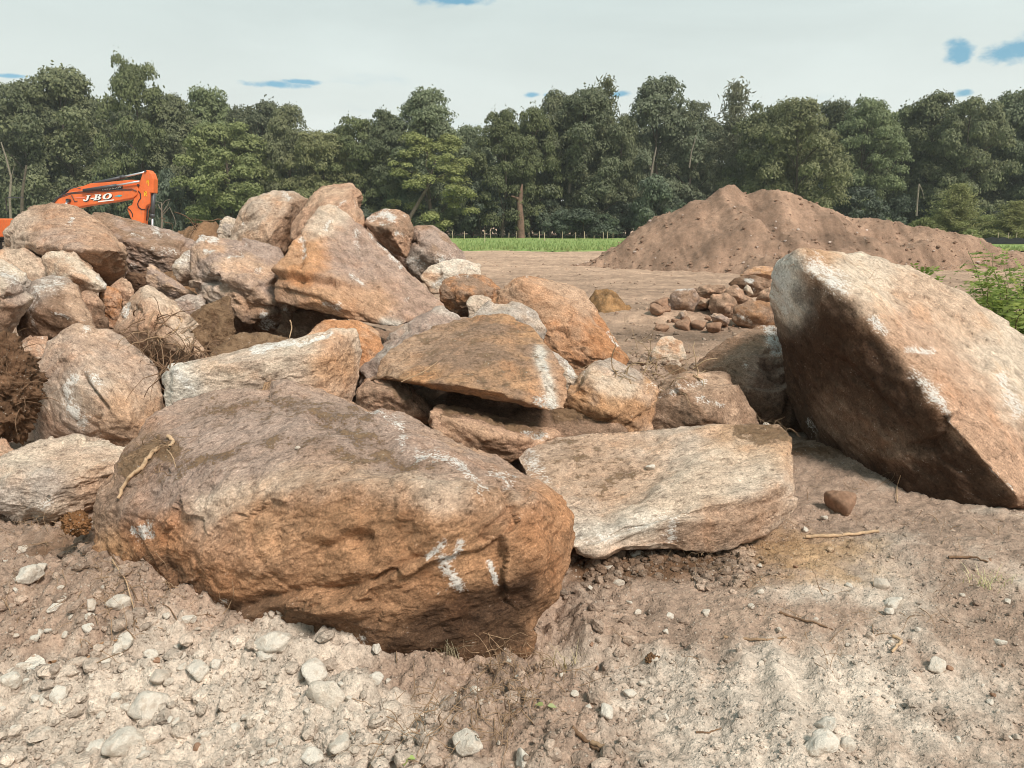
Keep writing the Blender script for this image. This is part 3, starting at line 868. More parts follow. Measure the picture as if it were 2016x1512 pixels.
rock('big smooth brown boulder with a shadowed undercut, topmost of the stones before the excavator arm', 7.0,
     [(12, 500, .2), (14, 460, .25), (32, 428, .35), (60, 410, .5), (105, 403, .55), (160, 408, .55), (192, 428, .45), (225, 462, .3), (250, 500, .05), (246, 545, .05), (226, 572, .1), (200, 565, .2), (150, 520, .2), (60, 520, .2)],
     inner=[(60, 480, -.1), (140, 490, -.40), (205, 490, -.36), (238, 496, -.2)], th=.9, c1='tan', c2='brown', rho=.06, level=6, lump=.03, cuts=0, fol=(0.1, 0.15, 0.1),
     paint=[('beige', 26, .7, [(22, 480), (45, 440)]), ('warm', 40, .6, [(120, 440), (190, 470)]), ('mauve', 24, .6, [(100, 475), (140, 485)]), ('scuff', 7, .9, [(142, 430), (140, 440)]), ('rust', 24, .4, [(190, 540), (230, 530)])], sculpt=[('crack', 5, .02, [(38, 472), (52, 474)]), ('crack', 6, .015, [(110, 470), (140, 472)])])
rock('tan flank rock under the big smooth brown boulder, cut by the picture edge', 6.7, [(-60, 560), (-40, 510, .1), (0, 490, .2), (52, 492, .2), (92, 512, .15), (125, 548, .05), (130, 600), (20, 620)], th=.5, c1='tan', c2='warm', rho=.12, paint=[('pale', 20, .5, [(30, 500), (80, 530)])])
rock('pale tan angular rock resting below the undercut of the big smooth brown boulder', 6.4,
     [(84, 508, .1), (102, 493, .15), (145, 496, .2), (165, 512, .15), (190, 540, .05), (212, 565), (205, 572), (170, 556, -.05), (145, 556, -.05), (130, 590), (95, 560)], inner=[(140, 540, -.12)], th=.5, c1='tan', c2='pale', rho=.05, cuts=4, paint=[('scuff', 6, .7, [(190, 545), (210, 565)]), ('scuff', 6, .6, [(104, 496)])])
rock('brown striped stone between the dark speckled boulder and the pointed tan boulder', 6.1, [(150, 590), (165, 574, .1), (188, 575, .1), (205, 600), (213, 650), (200, 700), (160, 680)], th=.4, c1='warm', c2='brown', rho=.14)
rock('small orange-tan stone wedged below the undercut boulder', 6.5, [(195, 575), (208, 562, .1), (235, 570, .1), (243, 600), (230, 650), (200, 640)], th=.4, c1='warm', c2='orange', rho=.12)
rock('little tan stone beside the black gap under the undercut boulder', 6.7, [(208, 572), (240, 545, .1), (250, 550, .1), (264, 572), (255, 610), (215, 610)], th=.35, c1='tan', c2='warm', rho=.06)
rock('long dark reddish-brown slab flecked with white chips, just below the excavator arm', 7.9,
     [(150, 440, .2), (182, 413, .3), (235, 425, .4), (300, 441, .4), (350, 455, .4), (387, 476, .3), (378, 512, .1), (338, 532), (292, 540), (250, 536), (235, 560), (180, 520)], inner=[(300, 490, -.1), (240, 470, -.05)], th=.6, c1='mauve', c2='brown', rho=.06, level=6, cuts=0, fol=(0.1, 0.4, 0),
     paint=[('scuff', 12, .85, [(305, 448), (312, 458)]), ('scuff', 7, .7, [(330, 462)]), ('scuff', 16, .62, [(320, 495), (345, 495)]), ('scuff', 9, .7, [(262, 520), (270, 525)]), ('scuff', 7, .6, [(260, 460), (280, 470)]), ('scuff', 6, .6, [(302, 492)])])
rock('small grey-white stone between the dark reddish slab and the cracked boulder', 7.2, [(337, 525), (360, 502, .1), (386, 486, .15), (398, 510, .1), (398, 570), (350, 560)], inner=[(375, 530, -.06)], th=.4, c1='grey', c2='pale', rho=.06, paint=[('brown', 14, .8, [(370, 545), (395, 550)]), ('scuff', 8, .6, [(375, 500), (350, 520)])])
rock('thin wedge-shaped stone slanting down into the dark gap before the cracked boulder', 6.9, [(287, 526, .05), (293, 521, .1), (320, 537, .1), (352, 557, .05), (390, 584), (350, 592), (310, 586), (294, 566)], inner=[(330, 560, -.08)], th=.3, c1='mauve', c2='tan', rho=.04, cuts=3)
rock('small rounded grey stone under the thin wedge-shaped stone', 6.5, [(331, 606), (345, 588, .08), (375, 580, .1), (400, 583, .08), (405, 615), (370, 635), (338, 630)], th=.3, c1='grey', c2='mauve', rho=.14, paint=[('scuff', 10, .55, [(350, 600)])])
rock('big cracked mauve-brown boulder with white chips along its top, beside the triangular slab', 6.7,
     [(377, 500, .2), (378, 478, .25), (398, 463, .3), (432, 476, .35), (500, 474, .4), (550, 488, .4), (575, 520, .3), (590, 560, .2), (600, 620, .1), (580, 650, .05), (540, 668), (490, 655, -.02), (455, 630, -.05), (400, 620, 0), (386, 560, .05)],
     inner=[(430, 540, -.18), (500, 560, -.22), (540, 600, -.18), (480, 610, -.16)], th=.8, c1='mauve', c2='tan', level=6, rho=.07, lump=.05, crag=.018, cuts=3, fol=(0.1, 0.45, 0), strata=.014,
     paint=[('scuff', 9, .9, [(383, 472), (405, 466), (425, 474)]), ('scuff', 8, .9, [(402, 494), (420, 498)]), ('scuff', 6, .7, [(452, 512), (478, 502)]), ('scuff', 6, .7, [(500, 535), (510, 528)]), ('scuff', 12, 1.0, [(522, 622), (528, 640)]), ('scuff', 7, .7, [(440, 563)]), ('grey', 24, .8, [(410, 560), (420, 600)]), ('dark', 24, .8, [(500, 640), (560, 630)]), ('scuff', 7, .7, [(565, 608)]), ('scuff', 7, .6, [(485, 485)])],
     sculpt=[('ledge', 7, .06, [(560, 560), (500, 540), (465, 545)]), ('ledge', 8, .05, [(600, 620), (545, 612), (490, 612), (470, 580), (400, 555)]), ('ledge', 7, .04, [(560, 605), (552, 640), (540, 660)]), ('crack', 5, .03, [(400, 550), (450, 575), (490, 615)])])
rock('soil-caked brown stone standing in front of the cracked boulder', 6.0, [(345, 660), (362, 632, .1), (405, 615, .15), (440, 588, .2), (452, 576, .2), (458, 610, .15), (468, 655, .05), (440, 700), (370, 720)], th=.4, c1='brown', c2='soil', rho=.10, dirt=.62, sculpt=[('crack', 14, .03, [(410, 650)])])
rock('low rounded stone caked in brown soil, above the edge of the long pale block', 5.6, [(408, 700), (430, 672, .1), (470, 655, .2), (520, 655, .25), (570, 665, .2), (600, 690, .1), (590, 740), (430, 740)], th=.4, c1='brown', c2='soil', rho=.14, dirt=.66)
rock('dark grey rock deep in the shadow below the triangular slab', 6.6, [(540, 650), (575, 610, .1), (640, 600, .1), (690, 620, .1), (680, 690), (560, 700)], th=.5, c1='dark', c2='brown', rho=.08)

rock('big rounded tan boulder lying just outside the picture beside the root mass', 5.3, [(-330, 760), (-300, 690, .2), (-200, 650, .3), (-110, 680, .3), (-70, 760, .2), (-80, 880), (-180, 930), (-300, 900)], th=.7, c1='tan', c2='beige')
rock('brown boulder at the unseen end of the pile behind the whitish broken rock', 6.6, [(-330, 600), (-280, 520, .2), (-180, 490, .3), (-90, 510, .3), (-60, 600), (-120, 680), (-280, 690)], th=.7, c1='brown', c2='warm')
rock('grey boulder at the unseen end of the pile beside the big smooth brown one', 7.6, [(-240, 520), (-200, 470, .2), (-110, 450, .3), (-30, 470, .3), (-10, 540), (-120, 600)], th=.7, c1='grey', c2='tan')

# ---- upper row
rock('great triangular orange-brown slab with a peaked top and a split lower edge', 6.35,
     [(538, 575, .0), (545, 540, .1), (570, 490, .3), (618, 455, .5), (630, 408, .75), (646, 400, .8), (668, 412, .78), (722, 452, .6), (790, 528, .35), (850, 580, .15), (876, 602, .05), (852, 625, -.05), (782, 643, -.15), (720, 634, -.15), (640, 608, -.12), (570, 602, -.1), (544, 592, -.05)],
     inner=[(600, 545, -.02), (700, 560, .0), (560, 560, -.05), (640, 590, -.18)], th=.55, c1='orange', c2='warm', level=6, frac=.022, rho=.035, lump=.022, crag=.012, cuts=0, fol=(0.2, 0.65, -0.3), strata=.010, back=.88,
     paint=[('mauve', 60, .8, [(680, 450), (740, 510), (820, 590)]), ('mauve', 40, .7, [(690, 530), (720, 600)]), ('pale', 24, .8, [(640, 415), (660, 430), (630, 450)]), ('gold', 40, .6, [(590, 500), (570, 540)]), ('gold', 34, .6, [(640, 590), (740, 600)]), ('brown', 24, .8, [(552, 570), (570, 590)]), ('scuff', 7, .9, [(650, 440), (642, 450)]), ('scuff', 9, .6, [(700, 455), (705, 490)]), ('scuff', 8, .7, [(594, 470), (600, 510)]), ('scuff', 7, .8, [(690, 545), (715, 560)]), ('scuff', 8, .7, [(802, 585)]), ('scuff', 10, .8, [(640, 598), (665, 605)]), ('scuff', 6, .8, [(730, 460), (790, 525)]), ('white', 12, .8, [(760, 636), (784, 642)])],
     sculpt=[('ledge', 6, .07, [(545, 541), (570, 543), (600, 548), (660, 560)]), ('ledge', 9, .02, [(598, 475), (600, 520), (600, 545)]), ('crack', 5, .015, [(640, 450), (720, 560), (800, 600)]), ('crack', 5, .015, [(690, 450), (760, 560), (830, 610)]), ('ledge', 6, .025, [(570, 570), (630, 585), (660, 600)])])
rock('flat-faced pale buff boulder standing upright at the back, left of the topmost brown one', 8.0,
     [(446, 480, .1), (456, 445, .15), (470, 418, .2), (492, 389, .35), (540, 377, .45), (578, 376, .5), (608, 390, .5), (604, 420, .4), (584, 452, .3), (565, 490, .2), (545, 530), (460, 520)], inner=[(500, 400, .05), (575, 398, .1), (530, 470, -.12)], th=.7, c1='beige', c2='tan', frac=.015, crag=.008, rho=.04, level=6, cuts=2, fol=(0.1, -0.6, 0),
     paint=[('brown', 24, .7, [(590, 400), (580, 440)]), ('dark', 14, .7, [(560, 470), (575, 450)]), ('scuff', 10, .8, [(558, 384), (566, 390)]), ('scuff', 5, .7, [(478, 440)])])
rock('tan boulder forming the very top of the pile against the trees', 7.6,
     [(572, 470, .1), (577, 445, .15), (592, 418, .25), (612, 384, .4), (636, 364, .5), (670, 364, .55), (692, 363, .55), (706, 380, .5), (712, 420, .35), (720, 452, .2), (700, 500), (600, 510)], inner=[(690, 385, .2), (640, 420, -.05)], th=.7, c1='tan', c2='warm', rho=.06, level=5, cuts=3, fol=(0.1, -0.5, 0),
     paint=[('scuff', 6, .7, [(668, 402), (678, 394)]), ('scuff', 7, .5, [(700, 400), (705, 430)])], sculpt=[('crack', 6, .02, [(600, 430), (620, 410)])])
rock('round brown boulder with a white-scuffed cap, perched at the right shoulder of the pile', 7.6,
     [(716, 440, .1), (724, 424, .2), (745, 415, .3), (768, 414, .3), (790, 413, .3), (808, 424, .25), (816, 450, .15), (808, 480, .1), (800, 508), (772, 500), (740, 470)], inner=[(765, 450, -.2)], th=.55, c1='warm', c2='brown', frac=.025, rho=.15, level=5, cuts=4,
     paint=[('scuff', 10, .95, [(728, 430), (760, 420), (772, 430)]), ('scuff', 7, .7, [(752, 442), (765, 440)]), ('scuff', 6, .7, [(780, 460), (792, 462)]), ('scuff', 5, .6, [(795, 425)])])
rock('mauve-brown boulder with pale lower scuffs, below the white-capped round one', 7.7,
     [(798, 520, .05), (808, 480, .1), (818, 452, .25), (850, 447, .3), (880, 462, .25), (904, 488, .15), (915, 515, .05), (910, 560), (820, 560)], inner=[(850, 500, -.18)], th=.6, c1='mauve', c2='brown', rho=.12, cuts=4, paint=[('scuff', 16, .65, [(860, 515), (890, 510)]), ('scuff', 12, .6, [(812, 510), (825, 520)]), ('grey', 20, .8, [(820, 510), (840, 530)])])
rock('cream-coloured rough rock in front of the mauve-brown boulder', 7.1, [(825, 545), (845, 522, .1), (878, 512, .15), (915, 511, .15), (950, 520, .1), (945, 550), (890, 575), (850, 580)], th=.4, c1='pale', c2='tanw', rho=.12, paint=[('white', 20, .6, [(880, 520), (920, 520)]), ('scuff', 9, .8, [(855, 560), (875, 548)])])
rock('orange-brown rounded rock beside the lower tip of the triangular slab', 6.75, [(864, 570, .05), (875, 550, .15), (905, 538, .2), (955, 540, .2), (988, 566, .1), (975, 600), (930, 625), (885, 620), (868, 595)], inner=[(920, 575, -.15)], th=.5, c1='orange', c2='brown', frac=.03, rho=.15, paint=[('scuff', 6, .8, [(900, 540)]), ('scuff', 6, .7, [(920, 545)])])
rock('small cream stone between the orange-brown rock and the big rust-tan boulder', 6.35, [(918, 598), (926, 585, .08), (950, 583, .1), (970, 590, .08), (968, 630), (925, 635)], th=.3, c1='pale', c2='beige', rho=.05)
rock('pale grey rock peeping over the overhanging block', 5.75, [(925, 625), (945, 605, .1), (968, 594, .15), (1030, 596, .15), (1055, 615, .1), (1075, 650), (1060, 690), (940, 680)], inner=[(1000, 625, -.1)], th=.45, c1='beige', c2='grey', rho=.08, cuts=4, paint=[('scuff', 8, .7, [(1040, 622)])])
rock('big rust-tan boulder with a high shoulder, right of the overhanging block', 6.1,
     [(962, 592, .2), (985, 570, .25), (1012, 548, .35), (1032, 541, .4), (1065, 548, .45), (1105, 556, .5), (1145, 572, .45), (1172, 606, .35), (1176, 622, .3), (1205, 662, .2), (1240, 706, .1), (1225, 740), (1160, 770), (1080, 770, -.05), (1020, 720), (980, 660)],
     inner=[(1030, 555, .1), (1080, 600, .0), (1150, 660, -.08), (1100, 690, -.22), (1180, 700, -.1)], th=.8, c1='orange', c2='tanw', level=6, rho=.07, lump=.03, cuts=3, fol=(0.1, 0.4, 0),
     paint=[('tan', 30, .8, [(1100, 565), (1150, 600)]), ('scuff', 6, .7, [(1036, 545)]), ('scuff', 7, .8, [(1195, 655), (1215, 680)]), ('rust', 50, .4, [(1060, 620), (1120, 690)]), ('brown', 20, .5, [(990, 590), (1010, 580)])], sculpt=[('ledge', 8, .05, [(1210, 690), (1175, 630), (1130, 595), (1080, 570)]), ('crack', 6, .03, [(1160, 615), (1200, 670)])])
rock('slim grey-white wedge beside the overhanging block', 5.2, [(1085, 690, .1), (1100, 695, .1), (1125, 725, .05), (1142, 748), (1135, 775), (1105, 790), (1085, 760)], th=.4, c1='grey', c2='pale', rho=.04, cuts=2, paint=[('scuff', 9, .7, [(1115, 715), (1128, 740)])])
rock('ridged gold-brown boulder with a pale grey crest, just past the overhanging block', 4.95,
     [(1108, 800, .05), (1120, 778, .1), (1142, 735, .25), (1170, 713, .35), (1205, 706, .45), (1262, 735, .4), (1294, 757, .3), (1285, 800, .1), (1286, 850), (1230, 880), (1150, 850)], inner=[(1160, 740, .02), (1240, 775, .0), (1200, 810, -.12)], th=.6, c1='gold', c2='tan', rho=.06, level=5, cuts=3,
     paint=[('grey', 18, .8, [(1190, 712), (1250, 735)]), ('pale', 20, .7, [(1170, 745), (1230, 770)]), ('rust', 24, .6, [(1260, 820), (1220, 830)]), ('scuff', 8, .7, [(1150, 735)]), ('scuff', 7, .6, [(1270, 765), (1285, 760)])])
rock('rounded brown boulder with a pale scratched rim, behind the wide pale slab', 5.05,
     [(1268, 815, .05), (1276, 785, .1), (1310, 758, .2), (1352, 736, .3), (1400, 730, .35), (1432, 733, .35), (1455, 760, .25), (1482, 805, .1), (1500, 848), (1450, 880), (1290, 880)], inner=[(1330, 765, -.02), (1430, 770, .02), (1380, 820, -.2)], th=.6, c1='tan', c2='brown', rho=.08, level=5, cuts=3,
     paint=[('brown', 34, .8, [(1320, 810), (1400, 800)]), ('scuff', 9, .62, [(1290, 785), (1340, 762), (1390, 752)]), ('scuff', 7, .6, [(1375, 785), (1420, 800)]), ('dark', 24, .6, [(1330, 840), (1400, 840)])], sculpt=[('ledge', 8, .03, [(1440, 760), (1380, 765), (1300, 790)])])
rock('large plum-brown boulder with a chipped face and white corner, shaded by the leaning slab', 5.9,
     [(1352, 735, .1), (1370, 712, .15), (1410, 682, .25), (1455, 656, .35), (1500, 641, .4), (1535, 640, .4), (1580, 680, .3), (1600, 780, .15), (1600, 860), (1540, 890), (1400, 880)], inner=[(1500, 700, -.05), (1480, 770, -.2), (1420, 720, -.05)], th=.8, c1='brown', c2='warm', level=6, rho=.09, lump=.04, cuts=2,
     paint=[('scuff', 18, .85, [(1515, 650), (1535, 690)]), ('scuff', 9, .65, [(1468, 720)]), ('mauve', 34, .5, [(1500, 740), (1540, 760)]), ('brown', 24, .6, [(1380, 710), (1430, 680)]), ('dark', 40, .7, [(1500, 830), (1560, 820)])], sculpt=[('ledge', 6, .03, [(1560, 745), (1520, 770), (1490, 765)]), ('crack', 7, .025, [(1500, 700), (1540, 690)]), ('crack', 7, .02, [(1510, 730), (1560, 720)])])
rock('white-grey blocky stone at the back beside the upright pale buff boulder', 9.0, [(428, 470), (433, 436, .05), (448, 425, .1), (465, 430, .1), (470, 475), (440, 480)], th=.4, c1='pale', c2='grey', rho=.04)
rock('small tan stone half hidden by roots, between the rounded buff boulder and the black hole', 5.5, [(28, 690), (40, 670, .05), (65, 660, .1), (95, 662, .1), (92, 700), (50, 730)], th=.3, c1='beige', c2='warm', rho=.10, paint=[('scuff', 10, .5, [(80, 665)])])
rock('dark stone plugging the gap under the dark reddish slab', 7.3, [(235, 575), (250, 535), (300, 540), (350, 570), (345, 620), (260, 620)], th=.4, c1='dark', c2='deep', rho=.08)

rock('brown stone filling the gap behind the round white-capped boulder', 8.4, [(690, 470), (705, 440, .1), (760, 430, .15), (820, 460, .1), (835, 540), (760, 580), (700, 560)], th=.5, c1='brown', c2='mauve')

rock('brown stone in the notch between the upright pale buff boulder and the top boulder', 8.6, [(535, 510), (545, 475, .1), (580, 455, .1), (620, 470, .1), (650, 520), (600, 550)], th=.4, c1='brown', c2='tan')

# ---- loose ones further back
GB = 'stones of the small heap behind the leaning slab'
rock('angular cream stone alone on the brown ground in front of the small stone heap', 9.0, [(1279, 702), (1290, 678, .05), (1303, 661, .1), (1325, 661, .12), (1345, 676, .1), (1353, 706), (1330, 716), (1295, 714)], th=.25, c1='pale', c2='tanw', rho=.04, level=4, cuts=3, name='stone', cat='stone', group=None)
rock('small pale stone on the soil clod below the angular cream stone', 8.3, [(1313, 722), (1320, 708), (1335, 708), (1342, 722), (1330, 732)], th=.12, c1='pale', c2='beige', level=4, name='stone', cat='stone', group=None)
rock('dark brown stone beside the grass-topped soil clod', 7.6, [(1245, 738), (1262, 718, .1), (1290, 715, .1), (1292, 735), (1270, 755)], th=.25, c1='brown', c2='warm', level=4, name='stone', cat='stone', group=None)
for lab, Y, ol, c1, c2, pt in (
    ('largest round red-brown stone of the small heap, with a white scrape on its rim', 12.2, [(1440, 630), (1446, 604), (1470, 592), (1495, 590), (1530, 602), (1545, 630), (1530, 648), (1480, 652), (1450, 642)], 'brown', 'rust', [('scuff', 6, .8, [(1452, 620), (1480, 635)])]),
    ('angular orange stone leaning on the largest round one of the small heap', 12.7, [(1393, 605), (1400, 578), (1430, 578), (1452, 590), (1450, 620), (1435, 634), (1405, 625)], 'brown', 'warm', []),
    ('grey white-topped block at the edge of the small heap', 13.0, [(1314, 612), (1320, 582), (1332, 568), (1368, 567), (1378, 585), (1376, 620), (1330, 625)], 'mauve', 'brown', [('scuff', 5, .7, [(1330, 570), (1360, 568)])]),
    ('saddle-shaped orange stone on top of the small heap', 13.2, [(1420, 580), (1432, 566), (1448, 560), (1460, 572), (1480, 586), (1492, 600), (1470, 612), (1430, 600)], 'warm', 'brown', [('scuff', 4, .8, [(1452, 568)])]),
    ('long brown stone with a dark soil end on the small heap', 13.6, [(1368, 575), (1376, 563), (1400, 560), (1428, 562), (1432, 578), (1400, 590), (1372, 590)], 'brown', 'warm', []),
    ('long orange stone lying at the back of the small heap', 15.4, [(1456, 542), (1470, 530), (1500, 523), (1540, 526), (1550, 545), (1500, 552), (1460, 550)], 'gold', 'warm', []),
    ('dark rock behind the saddle-shaped stone with white chips on it', 14.5, [(1430, 560), (1450, 545), (1490, 542), (1520, 552), (1525, 580), (1470, 585)], 'dark', 'brown', [('scuff', 6, .9, [(1468, 552), (1480, 553)]), ('scuff', 4, .9, [(1484, 571)])]),
    ('orange-brown stone against the flank of the leaning slab', 13.4, [(1488, 590), (1498, 572), (1515, 565), (1535, 572), (1540, 600), (1500, 605)], 'warm', 'brown', []),
    ('smooth grey oval stone at the foot of the small heap', 12.1, [(1398, 622), (1404, 616), (1420, 618), (1436, 628), (1436, 638), (1420, 640), (1404, 634)], 'mauve', 'tan', []),
    ('pale stone half buried in the front of the small heap', 12.5, [(1330, 634), (1338, 614), (1350, 610), (1354, 622), (1346, 636)], 'mauve', 'tan', []),
    ('low tan stone set apart beside the small heap', 13.0, [(1272, 618), (1280, 606), (1296, 602), (1308, 608), (1310, 620), (1285, 625)], 'tan', 'warm', []),
    ('small cream stone next to the low tan stone by the heap', 12.8, [(1262, 628), (1268, 622), (1277, 622), (1279, 630), (1268, 633)], 'pale', 'beige', []),
    ('little grey stone on the soil between the block and the angular orange stone', 12.9, [(1372, 600), (1380, 590), (1396, 588), (1402, 600), (1390, 608)], 'tan', 'brown', []),
    ('tan chip of rock perched behind the angular orange stone', 13.3, [(1462, 572), (1470, 560), (1478, 566), (1484, 580), (1470, 585)], 'pale', 'beige', []),
):
    rock(lab, Y, [(x, y) for x, y in ol], th=.35, c1=c1, c2=c2, level=4, rho=.08, cuts=6, paint=pt, group=GB, name='stone', cat='stone', inner=[(float(np.mean([q[0] for q in ol])), float(np.mean([q[1] for q in ol])), -.18)])
# ------------------------------------------------------------------ soil mound and heaps
def heap(name, label, x0, x1, yc, y0, y1, height, nx, ny, tintc, slope=0.62, seed=0, cat='soil heap', rough=1.0, group=None):
    """height(x) gives the crest profile; flanks fall at the angle of repose"""
    xs = np.linspace(x0, x1, nx)
    ys = np.linspace(y0, y1, ny)
    X, Y = np.meshgrid(xs, ys)
    x, y = X.ravel(), Y.ravel()
    p = np.stack([x, y, np.zeros_like(x)], 1)
    sc = (y1 - y0) / 16.0
    wob = fbm(p * (0.35 / sc), 3, seed=seed)
    H = np.interp(x + wob * 0.5 * sc, height[0], height[1])
    d = np.abs(y - yc - wob * 0.9 * sc)
    d = np.sqrt(d * d + (0.5 * sc) ** 2) - 0.5 * sc
    h = H - slope * d * (1 + 0.12 * fbm(p * (0.5 / sc), 2, seed=seed + 2))
    # gullies and slumps run down the flank
    gq = np.stack([x * 1.6 / sc, y * 0.35 / sc, np.zeros_like(x)], 1)
    h = h + rough * sc * (0.045 * fbm(gq * 1.8, 4, 0.65, seed=seed + 4) + 0.034 * fbm(p * (1.3 / sc), 4, 0.6, seed=seed + 5, kind='b') + 0.034 * fbm(p * (4.5 / sc), 3, 0.6, seed=seed + 6, kind='b'))
    foot = ground_h(x, y)
    k = 0.12 * sc
    h = np.where(h > -1, h, -1)
    z = foot + 0.5 * ((h - 0.02) + np.sqrt((h - 0.02) ** 2 + k * k)) - k * 0.62
    edge = np.minimum(np.minimum(x - x0, x1 - x) / (x1 - x0), np.minimum(y - y0, y1 - y) / (y1 - y0))
    z = np.where(edge < 0.01, foot - 0.1, z)
    base = np.array([(x0 + x1) / 2, yc, 0.0])
    V = np.stack([x, y, z], 1) - base
    idx = np.arange(nx * ny).reshape(ny, nx)
    F = np.stack([idx[:-1, :-1].ravel(), idx[:-1, 1:].ravel(), idx[1:, 1:].ravel(), idx[1:, :-1].ravel()], 1)
    n = fbm(p * (0.6 / sc), 4, 0.6, seed=seed + 8)[:, None]
    n2 = fbm(gq * 1.5, 4, 0.6, seed=seed + 9)[:, None]
    t = np.array(tintc) * (1 + 0.30 * n + 0.22 * n2)
    o = link(name, mesh_np(name, V, F, True, {'tint': np.clip(t, 0.02, 0.8), 'near': np.full(len(V), 0.6)}), M_SOIL, None, tuple(base))
    tag(o, label, cat, group)
    return o


YM = 31.0
prof = [(1060, 530), (1135, 517), (1200, 478), (1250, 450), (1290, 428), (1330, 405), (1362, 396), (1388, 392), (1405, 380), (1425, 366), (1440, 362), (1462, 366), (1478, 378), (1490, 382), (1505, 374), (1530, 378),
        (1560, 391), (1580, 402), (1600, 404), (1640, 414), (1700, 428), (1760, 439), (1820, 451), (1880, 462), (1950, 475), (2060, 500)]
prof = [(a, b - 6 if 1200 < a < 1900 else b) for a, b in prof]
hx = [P(px, py, YM)[0] for px, py in prof]
hz = [P(px, py, YM)[2] - ground_base(np.array([0.]), np.array([31.]))[0] for px, py in prof]
heap('soil_mound', 'big brown soil mound with a double peak standing between the stones and the wood', hx[0] - 0.5, hx[-1] + 1.0, YM, 23.0, 39.0, (hx, hz), 330, 190, (0.28, 0.178, 0.124), seed=61, cat='soil mound')

px2 = [(1140, 614), (1160, 590), (1175, 572), (1195, 568), (1215, 576), (1232, 596), (1245, 614)]
heap('soil_heap', 'little orange-brown soil heap on the flat ground behind the big rust-tan boulder', P(1135, 600, 14)[0], P(1250, 600, 14)[0], 14.3, 13.2, 15.4, ([P(a, b, 14.2)[0] for a, b in px2], [P(a, b, 14.2)[2] for a, b in px2]), 70, 60, (0.27, 0.15, 0.07), slope=0.6, seed=71)
px3 = [(325, 470), (345, 452), (370, 441), (400, 433), (425, 436), (440, 450), (470, 470)]
heap('soil_heap', 'brown root-filled soil heap behind the dark reddish slab, before the wood', P(300, 450, 13)[0], P(480, 450, 13)[0], 13.2, 11.2, 15.2, ([P(a, b, 13.2)[0] for a, b in px3], [P(a, b, 13.2)[2] for a, b in px3]), 90, 70, (0.20, 0.115, 0.065), slope=0.8, seed=77, rough=1.4)


def soil_clod(label, px, py, Y, w, h, seed, tint=(0.19, 0.115, 0.07)):
    """lump of dug-out soil, rough and ragged"""
    c = P(px, py, Y)
    u, F = ico(5)[0], ico(5)[1]
    V = u * np.array([w, w * 0.8, h])
    N = u / np.array([w, w * 0.8, h])
    N /= np.linalg.norm(N, axis=1)[:, None]
    q = V + seed
    d = 0.22 * min(w, h) * fbm(q * (1.6 / w), 4, 0.6, seed=2) + 0.10 * min(w, h) * fbm(q * (6 / w), 4, 0.65, seed=3, kind='b') + 0.010 * fbm(q * 30, 3, 0.6, seed=4, kind='b')
    V = V + N * d[:, None]
    t = np.array(tint) * (1 + 0.35 * fbm(q * (3 / w), 4, 0.6, seed=5)[:, None])
    o = link('soil_clod', mesh_np('soil_clod', V, F, True, {'tint': np.clip(t, .02, .8), 'near': np.ones(len(V))}), M_SOIL, None, tuple(c))
    tag(o, label, 'soil clod', 'lumps of dug soil')
    return o


soil_clod('dark root-bound soil clod at the picture edge beside the rounded buff boulder', 6, 760, 4.75, 0.22, 0.36, 3.1, (0.15, 0.085, 0.05))
soil_clod('grass-topped soil clod between the angular cream stone and the ridged gold-brown boulder', 1310, 755, 7.4, 0.32, 0.17, 5.3)
soil_clod('rusty soil clod against the foot of the low wide buff rock', 150, 1030, 3.45, 0.07, 0.06, 8.3, (0.22, 0.11, 0.05))
soil_clod('small ragged soil clod lying on the bare ground below the wide pale slab', 1282, 1298, ground_Y(1298) + 0.02, 0.028, 0.02, 9.7, (0.17, 0.095, 0.05))

